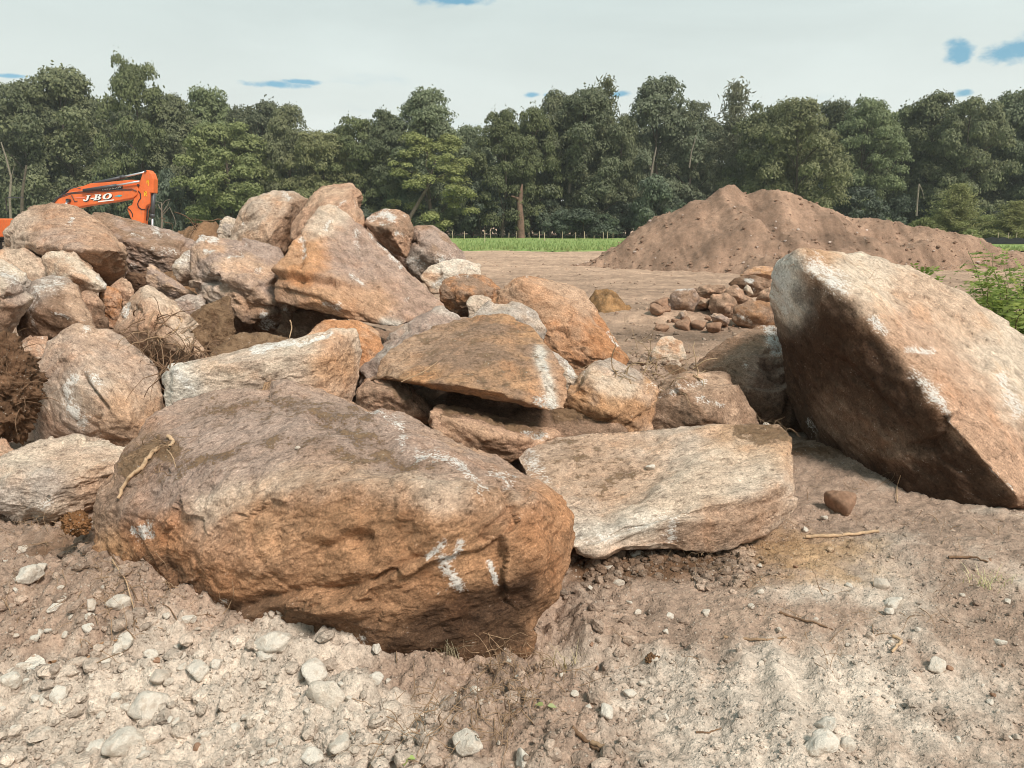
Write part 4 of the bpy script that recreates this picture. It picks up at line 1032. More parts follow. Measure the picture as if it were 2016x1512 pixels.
# ------------------------------------------------------------------ grass field
def build_field():
    ys = np.linspace(46, 98, 60)
    xs = np.linspace(-75, 85, 160)
    X, Y = np.meshgrid(xs, ys)
    x, y = X.ravel(), Y.ravel()
    edge = 47.5 + 2.6 * fbm(np.stack([x * 0.2, x * 0, x * 0], 1), 3, seed=3) - 0.08 * (x - 2)
    p = np.stack([x, y, np.zeros_like(x)], 1)
    z = ground_h(x, y) + 0.05 + 0.07 * sstep(y, edge, edge + 1.5) + 0.05 * fbm(p * 0.8, 3, seed=9)
    z = np.where(y < edge, ground_h(x, y) - 0.15, z)
    idx = np.arange(len(x)).reshape(60, 160)
    F = np.stack([idx[:-1, :-1].ravel(), idx[:-1, 1:].ravel(), idx[1:, 1:].ravel(), idx[1:, :-1].ravel()], 1)
    m, w = new_mat('meadow')
    pp = w.n('ShaderNodeTexCoord').outputs['Object']
    n1 = w.noise(w.mapping(pp, scale=(0.25, 1, 1)), 1.2, 6, 0.65)
    n2 = w.noise(pp, 6.0, 4, 0.7)
    col = w.mix(w.rng(n1, 0.35, 0.65, 0, 1), (0.165, 0.25, 0.075), (0.30, 0.36, 0.13))
    col = w.mix(1.0, col, grey(w, w.rng(n2, 0.3, 0.7, 0.7, 1.25)), 'MULTIPLY')
    finish(w, col, 0.9, n2, 0.8, 0.1, spec=0.1)
    tag(link('grass_field', mesh_np('grass_field', np.stack([x, y, z], 1), F, True), m), 'strip of mown bright green meadow before the wood', None, None, 'structure')
    # standing blades, densest along the front edge
    rs = np.random.RandomState(5)
    n = 16000
    bx = rs.uniform(-32, 34, n)
    e = 47.5 + 2.6 * fbm(np.stack([bx * 0.2, bx * 0, bx * 0], 1), 3, seed=3) - 0.08 * (bx - 2)
    by = e + np.abs(rs.normal(0, 1, n)) ** 1.6 * 9 + rs.uniform(0, .5, n)
    h = rs.uniform(0.10, 0.32, n)
    wd = rs.uniform(0.03, 0.07, n)
    an = rs.uniform(0, math.pi, n)
    z = ground_h(bx, by) + 0.08
    dx, dy = np.cos(an) * wd, np.sin(an) * wd
    lx, ly = rs.normal(0, .06, n), rs.normal(0, .06, n)
    V = np.stack([np.stack([bx - dx, by - dy, z], 1), np.stack([bx + dx, by + dy, z], 1), np.stack([bx + lx, by + ly, z + h], 1)], 1).reshape(-1, 3)
    F = np.arange(3 * n).reshape(-1, 3)
    mb = leaf_material('grass_blade', (0.15, 0.22, 0.065), (0.34, 0.39, 0.15), 0.3)
    tag(link('grass', mesh_np('grass', V, F, False), mb), 'short bright green grass standing in the meadow', None, None, 'stuff')


build_field()

# ------------------------------------------------------------------ trees
M_LEAF = leaf_material('broad_leaves', (0.092, 0.112, 0.054), (0.26, 0.28, 0.135), 0.38)
M_LEAFLIGHT = leaf_material('light_leaves', (0.15, 0.178, 0.060), (0.33, 0.355, 0.125), 0.38)
M_NEEDLE = leaf_material('needles', (0.11, 0.13, 0.06), (0.27, 0.27, 0.125), 0.25)
M_YOUNG = leaf_material('young_pine_needles', (0.19, 0.20, 0.085), (0.40, 0.39, 0.17), 0.3, False)
M_UNDER = leaf_material('undergrowth_leaves', (0.055, 0.078, 0.050), (0.15, 0.185, 0.105), 0.3)


def leaf_cards(C, Nrm, size, rs, aspect=0.62):
    """pointed leaf-clump faces: two triangles folded along the middle"""
    n = len(C)
    Nrm = Nrm / (np.linalg.norm(Nrm, axis=1)[:, None] + 1e-9)
    r = rs.normal(size=(n, 3))
    t = np.cross(Nrm, r)
    t /= np.linalg.norm(t, axis=1)[:, None] + 1e-9
    b = np.cross(Nrm, t)
    s = (size * rs.uniform(0.6, 1.35, n))[:, None]
    fold = Nrm * s * 0.25
    V = np.stack([C - t * s, C + b * s * aspect - fold, C + t * s, C - b * s * aspect - fold], 1).reshape(-1, 3)
    i = np.arange(n)[:, None] * 4
    F = np.concatenate([i + np.array([[0, 1, 2]]), i + np.array([[0, 2, 3]])], 0)
    return V, F


def crown_mesh(seed, kind):
    """unit-height crowns (height 1, trunk foot at the origin)"""
    rs = np.random.RandomState(seed)
    Cs, Ns = [], []
    limbs = []
    if kind == 'tall':
        nl, zlo, wid, lr, per, ls = 80, 0.03, 0.27, (0.05, 0.10), 400, 0.0112
    elif kind == 'round':
        nl, zlo, wid, lr, per, ls = 84, 0.02, 0.37, (0.055, 0.11), 400, 0.0122
    elif kind == 'airy':
        nl, zlo, wid, lr, per, ls = 76, 0.04, 0.33, (0.035, 0.075), 300, 0.0095
    else:
        nl, zlo, wid, lr, per, ls = 26, 0.05, 0.55, (0.10, 0.2), 200, 0.032
    for k in range(nl):
        t = ((k + rs.uniform(0, 1)) / nl) ** 0.85
        if kind == 'tall':
            e = wid * (0.45 + 0.9 * math.sin(math.pi * min(1, (t * 0.80 + 0.2))) ** 0.8) * (1.0 if t < .85 else 0.8)
        elif kind == 'bush':
            e = wid * math.sqrt(max(0.05, 1 - t ** 2))
        else:
            e = wid * (0.30 + 0.85 * math.sin(math.pi * (t * 0.82 + 0.16)) ** 0.75)
        a = rs.uniform(0, 2 * math.pi)
        r = e * rs.uniform(0.15, 1.0) ** 0.6
        lob = rs.uniform(*lr)
        z = zlo + lob * 0.6 + t * (1 - zlo - lob * 1.55)
        c = np.array([math.cos(a) * r, math.sin(a) * r, z])
        limbs.append(c)
        n = int(per * (lob / lr[1]) ** 1.6) + 40
        u = rs.normal(size=(n, 3))
        u /= np.linalg.norm(u, axis=1)[:, None]
        u[:, 2] = np.where(u[:, 2] < -0.35, -u[:, 2], u[:, 2])
        rad = lob * (0.62 + 0.5 * rs.uniform(0, 1, n) ** 0.7) * (1 + 0.3 * fbm(u * 2.2 + k, 2, seed=seed))
        p = c + u * rad[:, None] * np.array([1.1, 1.1, 0.72])
        if kind == 'airy':
            p[:, 2] -= 0.35 * np.hypot(u[:, 0], u[:, 1]) * rad * rs.uniform(0, 1, n)
        nn = u * 0.9 + rs.normal(size=(n, 3)) * 0.42 + np.array([0, 0, 0.35])
        Cs.append(p)
        Ns.append(nn)
    # a loose scatter of sprays so that the edge is ragged
    m = nl * 9
    pick = np.array(limbs)[rs.randint(0, nl, m)]
    u = rs.normal(size=(m, 3))
    u /= np.linalg.norm(u, axis=1)[:, None]
    Cs.append(pick + u * rs.uniform(0.6, 1.02, m)[:, None] * lr[1] * 0.9)
    Ns.append(rs.normal(size=(m, 3)))
    C, N = np.concatenate(Cs), np.concatenate(Ns)
    ok = C[:, 2] > 0.0
    V, F = leaf_cards(C[ok], N[ok], ls, rs)
    # trunk with limbs reaching into the lobes
    parts = []
    top = 0.85 if kind != 'bush' else 0.5
    zs = np.linspace(-0.01, top, 9)
    lean = rs.normal(0, 0.03, 2)
    tp = np.stack([lean[0] * zs + 0.012 * np.sin(zs * 9 + seed), lean[1] * zs + 0.012 * np.cos(zs * 7 + seed), zs], 1)
    tr = 0.017 * (1 - zs / (top + 0.08)) ** 0.8 + 0.002
    parts.append(tube(tp, tr, 6))
    for c in [limbs[i] for i in rs.permutation(nl)[:16]]:
        z0 = max(0.06, c[2] - 0.6 * math.hypot(c[0], c[1]) - 0.03)
        z0 = min(z0, top * 0.95)
        b0 = np.array([np.interp(z0, zs, tp[:, 0]), np.interp(z0, zs, tp[:, 1]), z0])
        mid = (b0 + c) / 2 + np.array([0, 0, 0.02]) + rs.normal(0, .008, 3)
        parts.append(tube([b0, mid, c], [0.0065, 0.0045, 0.002], 4))
    Vt, Ft = join(parts)
    return mesh_np('crown', V, F, False), mesh_np('trunk', Vt, Ft, True)


def pine_mesh(seed, sparse=False):
    rs = np.random.RandomState(seed)
    C, N, parts = [], [], []
    parts.append(tube([(0, 0, -0.01), (0.004, 0, 0.5), (0, 0.003, 1.0)], [0.018, 0.011, 0.002], 6))
    nw = 11 if sparse else 13
    for k in range(nw):
        z = (0.10 if not sparse else 0.3) + (0.86 if not sparse else 0.68) * k / (nw - 1)
        R = (0.36 if not sparse else 0.22) * (1.02 - z) ** 0.75 * rs.uniform(0.85, 1.1) + 0.02
        nb = rs.randint(6, 9)
        for j in range(nb):
            a = 2 * math.pi * (j + rs.uniform(-.3, .3)) / nb + k * 0.7
            L = R * rs.uniform(0.75, 1.12)
            d = np.array([math.cos(a), math.sin(a), 0])
            up = 0.28 + 0.35 * z
            b0, b1 = np.array([0, 0, z]), np.array([0, 0, z]) + d * L + np.array([0, 0, L * up])
            parts.append(tube([b0, (b0 + b1) / 2 - np.array([0, 0, .006]), b1], [0.004, 0.003, 0.001], 4))
            m = int((210 if not sparse else 120) * L / 0.3) + 22
            s = rs.uniform(0.12, 1.05, m)
            p = b0 + (b1 - b0) * s[:, None] + rs.normal(0, 1, (m, 3)) * np.array([0.030, 0.030, 0.018]) * (0.5 + 0.7 * s[:, None])
            C.append(p)
            N.append(rs.normal(size=(m, 3)) + np.array([0, 0, 0.3]))
    C, N = np.concatenate(C), np.concatenate(N)
    V, F = leaf_cards(C, N, 0.020, rs, 0.22)
    Vt, Ft = join(parts)
    return mesh_np('crown', V, F, False), mesh_np('trunk', Vt, Ft, True)


PROTO = {}
for kd, seeds in (('tall', (101, 102, 103, 104)), ('round', (111, 112, 113, 114)), ('airy', (121, 122)), ('bush', (131, 132, 133))):
    PROTO[kd] = [crown_mesh(s, kd) for s in seeds]
PROTO['pine'] = [pine_mesh(141), pine_mesh(142)]
PROTO['sparse'] = [pine_mesh(151, True)]
_cnt = {}


def tree(name, label, cat, px, top, Y, hw, kind, leaf, group, rs, bark=None, var=None):
    """px: picture column, top: picture row of the tip, hw: half width in picture pixels at its distance"""
    k = _cnt.get(kind, 0)
    _cnt[kind] = k + 1
    cm, tm = PROTO[kind][(k if var is None else var) % len(PROTO[kind])]
    g = P(px, 440, Y)
    gz = float(ground_h([g[0]], [Y])[0])
    H = P(px, top, Y)[2] - gz
    half = hw / FPX * Y
    base = {'tall': 0.30, 'round': 0.38, 'airy': 0.36, 'bush': 0.58, 'pine': 0.34, 'sparse': 0.2}[kind]
    root = link(name, None, None, None, (g[0], Y, gz - 0.05))
    sx = half / base
    root.scale = (sx, sx, H)
    root.rotation_euler = (0, 0, rs.uniform(0, 2 * math.pi))
    tag(root, label, cat, group)
    for nm, me, mt in (('crown', cm, leaf), ('trunk', tm, bark or M_BARK)):
        key = (me.name, mt.name)
        if key not in _MESH:
            m2 = me if len(me.materials) == 0 else me.copy()
            if len(m2.materials) == 0:
                m2.materials.append(mt)
            else:
                m2.materials[0] = mt
            _MESH[key] = m2
        c = bpy.data.objects.new(nm, _MESH[key])
        COL.objects.link(c)
        c.parent = root
    return root


_MESH = {}
rsT = np.random.RandomState(77)
GT = 'trees along the front edge of the wood'
FRONT = [   # px, top, half width, kind, leaf, label
    (-150, 190, 95, 'round', 0, 'broad tree of the wood mostly cut off by the picture edge beside the excavator cab'),
    (-40, 205, 70, 'tall', 0, 'dark tree with bare lower stems at the picture edge, behind the excavator cab'),
    (70, 150, 75, 'round', 0, 'broad dark green tree behind the foot of the orange boom'),
    (150, 120, 80, 'tall', 0, 'big full-crowned tree rising right behind the orange boom'),
    (288, 104, 66, 'round', 0, 'tallest tree by the excavator, its lobed top above the raised end of the boom'),
    (352, 175, 55, 'tall', 0, 'narrow dark tree in the gap after the tallest one behind the orange arm'),
    (430, 165, 60, 'tall', 0, 'slender tree with an open top behind the bright yellow-green tree'),
    (455, 232, 82, 'round', 1, 'bright yellow-green tree with a rounded crown standing before the darker ones'),
    (520, 190, 68, 'round', 0, 'brown-green tree sloping down to the low dip of the treetops'),
    (578, 197, 45, 'tall', 0, 'narrow dark tree at the upper edge of the low dip of the treetops'),
    (640, 248, 62, 'round', 1, 'low light-leaved tree filling the dip above the upright pale buff boulder'),
    (705, 222, 62, 'round', 0, 'medium tree above the topmost boulder of the pile'),
    (765, 208, 55, 'tall', 0, 'tree with small lobes just before the taller lobed one above the white-capped boulder'),
    (845, 166, 72, 'tall', 0, 'tall lobed tree above the white-capped round boulder'),
    (850, 255, 95, 'airy', 1, 'silvery willow-like tree with a slanting trunk above the white-capped round boulder'),
    (930, 238, 48, 'round', 0, 'low dark tree filling the notch over the near end of the meadow'),
    (990, 208, 50, 'tall', 0, 'dark narrow tree over the grass strip, before the thick bare trunk'),
    (1045, 205, 50, 'round', 0, 'dark tree top behind the thick bare trunk'),
    (1100, 172, 60, 'tall', 0, 'upright tree with a small round head over the middle of the meadow'),
    (1150, 163, 68, 'tall', 0, 'heavy brown-green tree over the meadow with a pale trunk showing'),
    (1215, 215, 45, 'round', 0, 'lower dark tree between the heavy brown-green one and the high peak of the wood'),
    (1290, 143, 72, 'tall', 0, 'high peaked tree above the near slope of the soil mound'),
    (1350, 190, 68, 'airy', 0, 'loose tree with pale trunks behind the top of the soil mound'),
    (1500, 195, 70, 'round', 0, 'rounded tree just past the feathery conifer tip, above the peak of the mound'),
    (1560, 182, 80, 'round', 1, 'light green broad tree above the falling crest of the soil mound'),
    (1630, 190, 55, 'tall', 0, 'tree beside the light green broad one above the mound'),
    (1690, 184, 58, 'tall', 0, 'dark pointed tree above the tail of the soil mound'),
    (1745, 202, 58, 'round', 0, 'rounded dark tree over the thin broken snag'),
    (1820, 175, 70, 'tall', 0, 'high dark tree straight above the young pine'),
    (1890, 186, 66, 'round', 0, 'wide dark tree between the two young pines'),
    (1960, 172, 62, 'tall', 0, 'dark tree above the second young pine'),
    (2020, 160, 66, 'round', 0, 'dark tree at the far end of the wood, cut by the picture edge'),
    (2120, 175, 80, 'tall', 0, 'tree of the wood beyond the picture edge on the bush side'),
    (2230, 185, 85, 'round', 0, 'last broad tree of the wood beyond the bush'),
]
for i, (px, top, hw, kd, lf, lab) in enumerate(FRONT):
    tree('broadleaf_tree', lab, 'tree', px, top, 88 + rsT.uniform(-3, 5) - (5 if lf else 0), hw, kd, M_LEAFLIGHT if lf else M_LEAF, GT, rsT)
tree('conifer_tree', 'feathery conifer with an open tip poking above the wood beside the mound peak', 'tree', 1435, 168, 92, 48, 'sparse', M_NEEDLE, GT, rsT)
tree('conifer_tree', 'dark spruce-like top half hidden at the shoulder of the heavy brown-green tree', 'tree', 1188, 160, 95, 38, 'sparse', M_NEEDLE, GT, rsT)
tree('young_pine', 'bushy young pine with tiered branches at the tail of the soil mound', 'pine', 1880, 362, 62, 58, 'pine', M_YOUNG, 'young pines at the edge of the field', rsT, var=0)
tree('young_pine', 'second young pine, cut by the picture edge behind the fresh green bush', 'pine', 1995, 396, 60, 54, 'pine', M_YOUNG, 'young pines at the edge of the field', rsT, var=1)
# rear row, seen only through gaps
tops = [(0, 215), (60, 180), (150, 165), (240, 175), (330, 200), (400, 205), (470, 205), (550, 230), (620, 262), (690, 250), (770, 235), (850, 225), (930, 260), (1000, 240), (1080, 225), (1160, 215), (1240, 230), (1320, 205), (1400, 235), (1470, 220),
        (1540, 215), (1620, 215), (1700, 215), (1780, 212), (1850, 210), (1930, 205), (2010, 200), (2090, 210), (-80, 215)]
for i, (px, top) in enumerate(tops):
    tree('broadleaf_tree', 'dark rear-row tree seen only through gaps in the front edge of the wood', 'tree', px, top + rsT.uniform(0, 14), 104 + rsT.uniform(-4, 6), 72, 'round' if i % 2 else 'tall', M_LEAF, 'rear row of the wood', rsT)
for i in range(58):
    px = -160 + i * 41 + rsT.uniform(-14, 14)
    Yb = 87 + rsT.uniform(-5.5, 6)
    tree('understory_shrub', 'dark shrub of the undergrowth along the foot of the wood', 'shrub', px, 440 - rsT.uniform(20, 120), Yb, rsT.uniform(32, 55), 'bush', M_UNDER, 'undergrowth along the foot of the wood', rsT)
for px, top, Yb, hw, lab in ((1815, 424, 60, 30, 'grey-green shrub at the tail of the mound beside the young pine'), (1940, 418, 63, 30, 'grey-green shrub in the gap between the two young pines'), (1915, 448, 55, 20, 'low yellow-green shrub below the gap between the young pines')):
    tree('shrub', lab, 'shrub', px, top, Yb, hw, 'bush', M_LEAFLIGHT, 'shrubs by the young pines', rsT)


def distant_wood():
    rs = np.random.RandomState(4)
    n = 26000
    x = rs.uniform(-125, 135, n)
    top = 9.5 + 2.5 * fbm(np.stack([x * 0.09, x * 0, x * 0], 1), 3, seed=2)
    z = rs.uniform(0, 1, n) ** 0.8 * top
    y = rs.uniform(116, 126, n)
    V, F = leaf_cards(np.stack([x, y, z], 1), rs.normal(size=(n, 3)) + np.array([0, -0.6, 0.4]), 0.62, rs)
    tag(link('distant_wood', mesh_np('distant_wood', V, F, False), M_UNDER), 'depth of the wood behind the rear row of trees', None, None, 'stuff')


distant_wood()


def haze():
    bm = bmesh.new()
    bmesh.ops.create_cube(bm, size=1.0)
    for v in bm.verts:
        v.co = Vector((v.co.x * 420, v.co.y * 330 + 60, (v.co.z + 0.5) * 29.0 - 2.6))
    me = bpy.data.meshes.new('haze')
    bm.to_mesh(me)
    bm.free()
    m = bpy.data.materials.new('air')
    m.use_nodes = True
    w = NT(m.node_tree)
    v = w.n('ShaderNodeVolumePrincipled', None, Color=(0.88, 0.93, 0.92, 1), Density=0.00045)
    o = w.n('ShaderNodeOutputMaterial')
    w.link(v.outputs[0], o.inputs['Volume'])
    tag(link('haze', me, m), 'thin haze in the air between the camera and the wood', None, None, 'stuff')


haze()


def bare_stem(name, label, cat, pts, r0, r1, branches=(), mat=None, group=None):
    """pts: (px, py, Y) of a stem from its foot up"""
    B = P(*pts[0])
    pp = np.array([P(*q) - B for q in pts])
    root = link(name, None, None, None, tuple(B))
    tag(root, label, cat, group)
    V, F = tube(pp, np.linspace(r0, r1, len(pp)), 7)
    link('trunk', mesh_np('trunk', V, F, True), mat or M_BARKPALE, root)
    for b in branches:
        bp = np.array([P(*q) - B for q in b])
        V, F = tube(bp, np.linspace(r1 * 0.9, r1 * 0.3, len(bp)), 5)
        link('branch', mesh_np('branch', V, F, True), mat or M_BARKPALE, root)
    return root


YT = 84
bare_stem('dead_tree', 'thick bare brown trunk with a broken side branch standing at the edge of the meadow', 'dead tree', [(1026, 470, YT), (1025, 430, YT), (1023, 400, YT), (1026, 378, YT)], 0.46, 0.24,
          [[(1022, 392, YT), (1014, 388, YT), (1006, 386, YT)], [(1026, 378, YT), (1028, 362, YT)]], simple_mat('peeling_bark', (0.17, 0.105, 0.075), 0.9, 0.5, 1.5, bump=0.6))
bare_stem('dead_tree', 'slanting pale trunk of the willow-like tree group above the white-capped boulder', 'dead tree', [(806, 430, 80), (826, 395, 80), (840, 372, 80), (848, 345, 80), (858, 315, 80)], 0.22, 0.09, [[(848, 345, 80), (838, 325, 80), (842, 300, 80)]], M_BARK)
bare_stem('dead_tree', 'thin broken snag with a bent-over tip above the tail of the soil mound', 'dead tree', [(1804, 425, 70), (1806, 395, 70), (1809, 362, 70)], 0.09, 0.07, [[(1809, 362, 70), (1815, 374, 70), (1820, 392, 70)]])
bare_stem('dead_tree', 'pale dead trunk at the picture edge behind the excavator cab', 'dead tree', [(21, 430, 70), (19, 390, 70), (22, 350, 70), (12, 310, 70), (2, 280, 70)], 0.13, 0.05, [[(22, 350, 70), (30, 320, 70)]], M_BARKPALE)
bare_stem('dead_tree', 'slim brown trunk in the wood beside the foot of the orange boom', 'dead tree', [(43, 430, 78), (44, 380, 78), (52, 325, 78)], 0.2, 0.10, (), M_BARK)
bare_stem('dead_tree', 'pale forked trunk showing low in the wood above the near slope of the mound', 'dead tree', [(1281, 350, 86), (1285, 325, 86), (1292, 290, 86)], 0.16, 0.07, [[(1283, 338, 86), (1275, 320, 86)], [(1281, 350, 86), (1278, 362, 86)]])
bare_stem('dead_tree', 'thin pale trunk showing in the loose tree behind the mound peak', 'dead tree', [(1357, 330, 86), (1361, 300, 86), (1370, 270, 86)], 0.1, 0.05)
bare_stem('dead_tree', 'pale lower trunk of the heavy brown-green tree over the meadow', 'dead tree', [(1120, 380, 87), (1124, 350, 87), (1134, 315, 87)], 0.2, 0.1)
bare_stem('dead_shrub', 'leafless pale shrub standing just past the raised orange arm', 'dead shrub', [(318, 452, 24), (319, 430, 24), (318, 400, 24)], 0.035, 0.018,
          [[(318, 405, 24), (326, 395, 24), (336, 392, 24)], [(318, 400, 24), (308, 396, 24)], [(319, 425, 24), (334, 408, 24), (344, 430, 24), (346, 445, 24)], [(318, 415, 24), (311, 402, 24), (306, 410, 24)], [(319, 420, 24), (330, 404, 24), (333, 396, 24)]], M_BARKPALE)

# ------------------------------------------------------------------ stakes
M_STAKE = simple_mat('stake_wood', (0.50, 0.40, 0.27), 0.8, 0.2, 10)
for i, (X, a, b) in enumerate(((62, 85, 185), (183, 85, 165), (396, 80, 205), (455, 85, 160), (646, 100, 158), (724, 85, 176), (857, 90, 162), (965, 85, 170), (1021, 100, 190), (1204, 90, 165), (1343, 95, 175), (1438, 88, 165), (1535, 130, 162), (1631, 97, 170), (1675, 88, 165), (1733, 105, 162))):
    px, pa, pb = 880 + X / 5.305, 440 + a / 5.305, 440 + b / 5.305
    Y = min(ground_Y(pb, 0.08), 86)
    B = P(px, pb, Y)
    T = P(px, pa, Y)
    h = T[2] - B[2]
    r = 0.026
    bm = bmesh.new()
    bmesh.ops.create_cube(bm, size=1.0)
    for v in bm.verts:
        v.co = Vector((v.co.x * r * 2, v.co.y * r * 1.4, (v.co.z + 0.5) * (h + 0.15) - 0.15))
    t = [f for f in bm.faces if f.normal.z > 0.9]
    r2 = bmesh.ops.inset_individual(bm, faces=t, thickness=0.012)
    for v in t[0].verts:
        v.co.z += 0.05
    me = bpy.data.meshes.new('survey_stake')
    bm.to_mesh(me)
    bm.free()
    o = link('survey_stake', me, M_STAKE, None, tuple(B))
    o.rotation_euler = (random.uniform(-.04, .04), random.uniform(-.05, .05), random.uniform(0, 1.5))
    tag(o, 'thin wooden stake standing in the row along the meadow before the wood', 'stake', 'row of thin stakes in the meadow')

# silt fence by the young pines: black fabric on short stakes
root = link('silt_fence', None, None, None, tuple(P(1960, 472, 52)))
tag(root, 'low black fabric fence with pale stakes and a white strip below the young pines', 'fence')
B0 = np.array(root.location[:])
top_, bot_ = [], []
xs = np.linspace(1872, 2130, 40)
V = []
for k, px in enumerate(xs):
    sag = 0.05 * math.sin(k * 1.7) + 0.03 * math.sin(k * 0.6)
    b = P(px, 474, 52 - k * 0.05)
    V += [b - B0 - np.array([0, 0, .2]), b - B0 + np.array([0, 0.03 * math.sin(k * 2.1), 0.20 + sag])]
V = np.array(V)
Vb = V + np.array([0, 0.012, 0])
n = len(V)
F = [(2 * k, 2 * k + 2, 2 * k + 3, 2 * k + 1) for k in range(39)]
F2 = [tuple(n + i for i in f[::-1]) for f in F]
link('fabric', mesh_np('fabric', np.concatenate([V, Vb]), np.array(F + F2), True), simple_mat('black_fabric', (0.03, 0.031, 0.033), 0.8, 0.2, 5), root)
for px in (1912, 1964, 1984, 2000, 2040, 2090):
    b = P(px, 474, 51.7) - B0
    V, F = tube([b - np.array([0, 0, .2]), b + np.array([0, 0, .55])], 0.022, 4)
    link('stake', mesh_np('stake', V, F, False), M_STAKE, root)
V = []
for k in range(14):
    b = P(1896 + k * 1.6, 475.5, 51.0)
    V += [b - B0 + np.array([0, -.1, 0.04 + .02 * math.sin(k)]), b - B0 + np.array([0, 0.1, .10 + .02 * math.cos(k * 1.3)])]
V = np.array(V)
Vb = V + np.array([0, .03, -.02])
F = [(2 * k, 2 * k + 2, 2 * k + 3, 2 * k + 1) for k in range(13)]
F2 = [tuple(len(V) + i for i in f[::-1]) for f in F]
link('sheet', mesh_np('sheet', np.concatenate([V, Vb]), np.array(F + F2), True), simple_mat('white_sheet', (0.7, 0.72, 0.74), 0.6), root)


# ------------------------------------------------------------------ fresh green bush at the right edge
def green_bush():
    rs = np.random.RandomState(9)
    foot = np.array([4.8, 7.0, 0.0])
    foot[2] = float(ground_h([foot[0]], [foot[1]])[0])
    root = link('green_bush', None, None, None, tuple(foot))
    tag(root, 'fresh light green bush with feathery compound leaves behind the leaning slab', 'bush')
    stems, C, N, T = [], [], [], []
    for s in range(70):
        a = rs.uniform(0, 2 * math.pi)
        L = rs.uniform(0.7, 1.75)
        out = rs.uniform(0.2, 1.15)
        ts = np.linspace(0, 1, 9)
        d = np.array([math.cos(a), math.sin(a), 0])
        z = L * (ts - 0.35 * out * ts ** 2.2)
        pts = d * (out * 0.85 * ts ** 1.3)[:, None] * L + np.stack([0 * ts, 0 * ts, z], 1) + rs.normal(0, 0.02, (9, 3)) * ts[:, None]
        stems.append(tube(pts, np.linspace(0.012, 0.003, 9), 4))
        for k in range(3, 9):
            for q in range(5):
                # a compound leaf: rachis with paired leaflets
                b = pts[k] + (pts[k] - pts[k - 1]) * rs.uniform(-1, 0)
                ra = rs.normal(size=3)
                ra[2] = ra[2] * 0.5 + 0.1
                ra /= np.linalg.norm(ra)
                RL = rs.uniform(0.12, 0.26)
                side = np.cross(ra, [0, 0, 1])
                side /= np.linalg.norm(side) + 1e-6
                for m in range(6):
                    c = b + ra * RL * (m + 1) / 6 - np.array([0, 0, 0.05 * RL * m])
                    for sg in (-1, 1):
                        C.append(c + side * sg * 0.022)
                        T.append(side * sg + ra * 0.35)
                        N.append(np.cross(ra, side) * (1 if np.cross(ra, side)[2] > 0 else -1) + rs.normal(0, 0.35, 3))
    C, N, T = np.array(C), np.array(N), np.array(T)
    keep = C[:, 2] > 0.05
    C, N, T = C[keep], N[keep], T[keep]
    N /= np.linalg.norm(N, axis=1)[:, None]
    T /= np.linalg.norm(T, axis=1)[:, None]
    Bv = np.cross(N, T)
    s = rs.uniform(0.018, 0.034, len(C))[:, None]
    V = np.stack([C - T * s, C + Bv * s * 0.5 - N * s * .12, C + T * s, C - Bv * s * 0.5 - N * s * .12], 1).reshape(-1, 3)
    i = np.arange(len(C))[:, None] * 4
    F = np.concatenate([i + np.array([[0, 1, 2]]), i + np.array([[0, 2, 3]])], 0)
    mt = leaf_material('fresh_leaves', (0.15, 0.215, 0.045), (0.40, 0.45, 0.12), 0.45, False)
    o = link('foliage', mesh_np('foliage', V, F, False), mt, root)
    o['kind'] = 'stuff'
    Vs, Fs = join(stems)
    o = link('stems', mesh_np('stems', Vs, Fs, True), simple_mat('green_stem', (0.17, 0.15, 0.07), 0.7), root)


green_bush()
# ------------------------------------------------------------------ excavator, 37 m away, seen from its side
YE = 37.0


def worn_paint():
    m, w = new_mat('worn_orange_paint')
    p = w.n('ShaderNodeTexCoord').outputs['Object']
    n = w.noise(p, 1.7, 7, 0.7)
    n2 = w.noise(w.mapping(p, scale=(3, 3, 0.8)), 3.0, 6, 0.7)
    col = w.mix(w.rng(n, 0.3, 0.7, 0, 1), (0.60, 0.115, 0.028), (0.80, 0.185, 0.05))
    col = w.mix(w.rng(n2, 0.52, 0.72, 0, 0.55, True), col, (0.33, 0.19, 0.11))
    finish(w, col, 0.55, n, 0.2, 0.01, spec=0.35)
    return m


M_ORANGE = worn_paint()
M_STEEL = simple_mat('dark_steel', (0.055, 0.055, 0.06), 0.5, 0.2, 3, spec=0.5)
M_CHROME = simple_mat('chrome_rod', (0.62, 0.62, 0.64), 0.30, metallic=0.6)
M_WHITE = simple_mat('white_decal', (0.80, 0.79, 0.75), 0.6)
M_BLACK = simple_mat('black_decal', (0.02, 0.02, 0.022), 0.6)
M_TEAL = simple_mat('teal_decal', (0.05, 0.42, 0.52), 0.6)
M_PINK = simple_mat('faded_pink_decal', (0.72, 0.22, 0.16), 0.6)
M_YELLOW = simple_mat('yellow_decal', (0.85, 0.50, 0.03), 0.6)
M_GLASS = simple_mat('dark_glass', (0.02, 0.028, 0.032), 0.08, spec=0.7)
M_CREAM = simple_mat('cream_paint', (0.66, 0.66, 0.60), 0.5, 0.06, 2)

exc_foot = P(0, 440, YE)
exc_foot[2] = float(ground_h([exc_foot[0]], [YE])[0])
EXC = link('excavator', None, None, None, tuple(exc_foot))
tag(EXC, 'orange crawler excavator with its boom raised behind the boulders', 'excavator')
EB = exc_foot


def zp(X, Y):
    """point of the close-up study -> metres in the machine's own frame (x along the machine, z up)"""
    p = P(90 + X / 8.4, 320 + Y / 8.4, YE)
    return p[0] - EB[0], p[2] - EB[2]


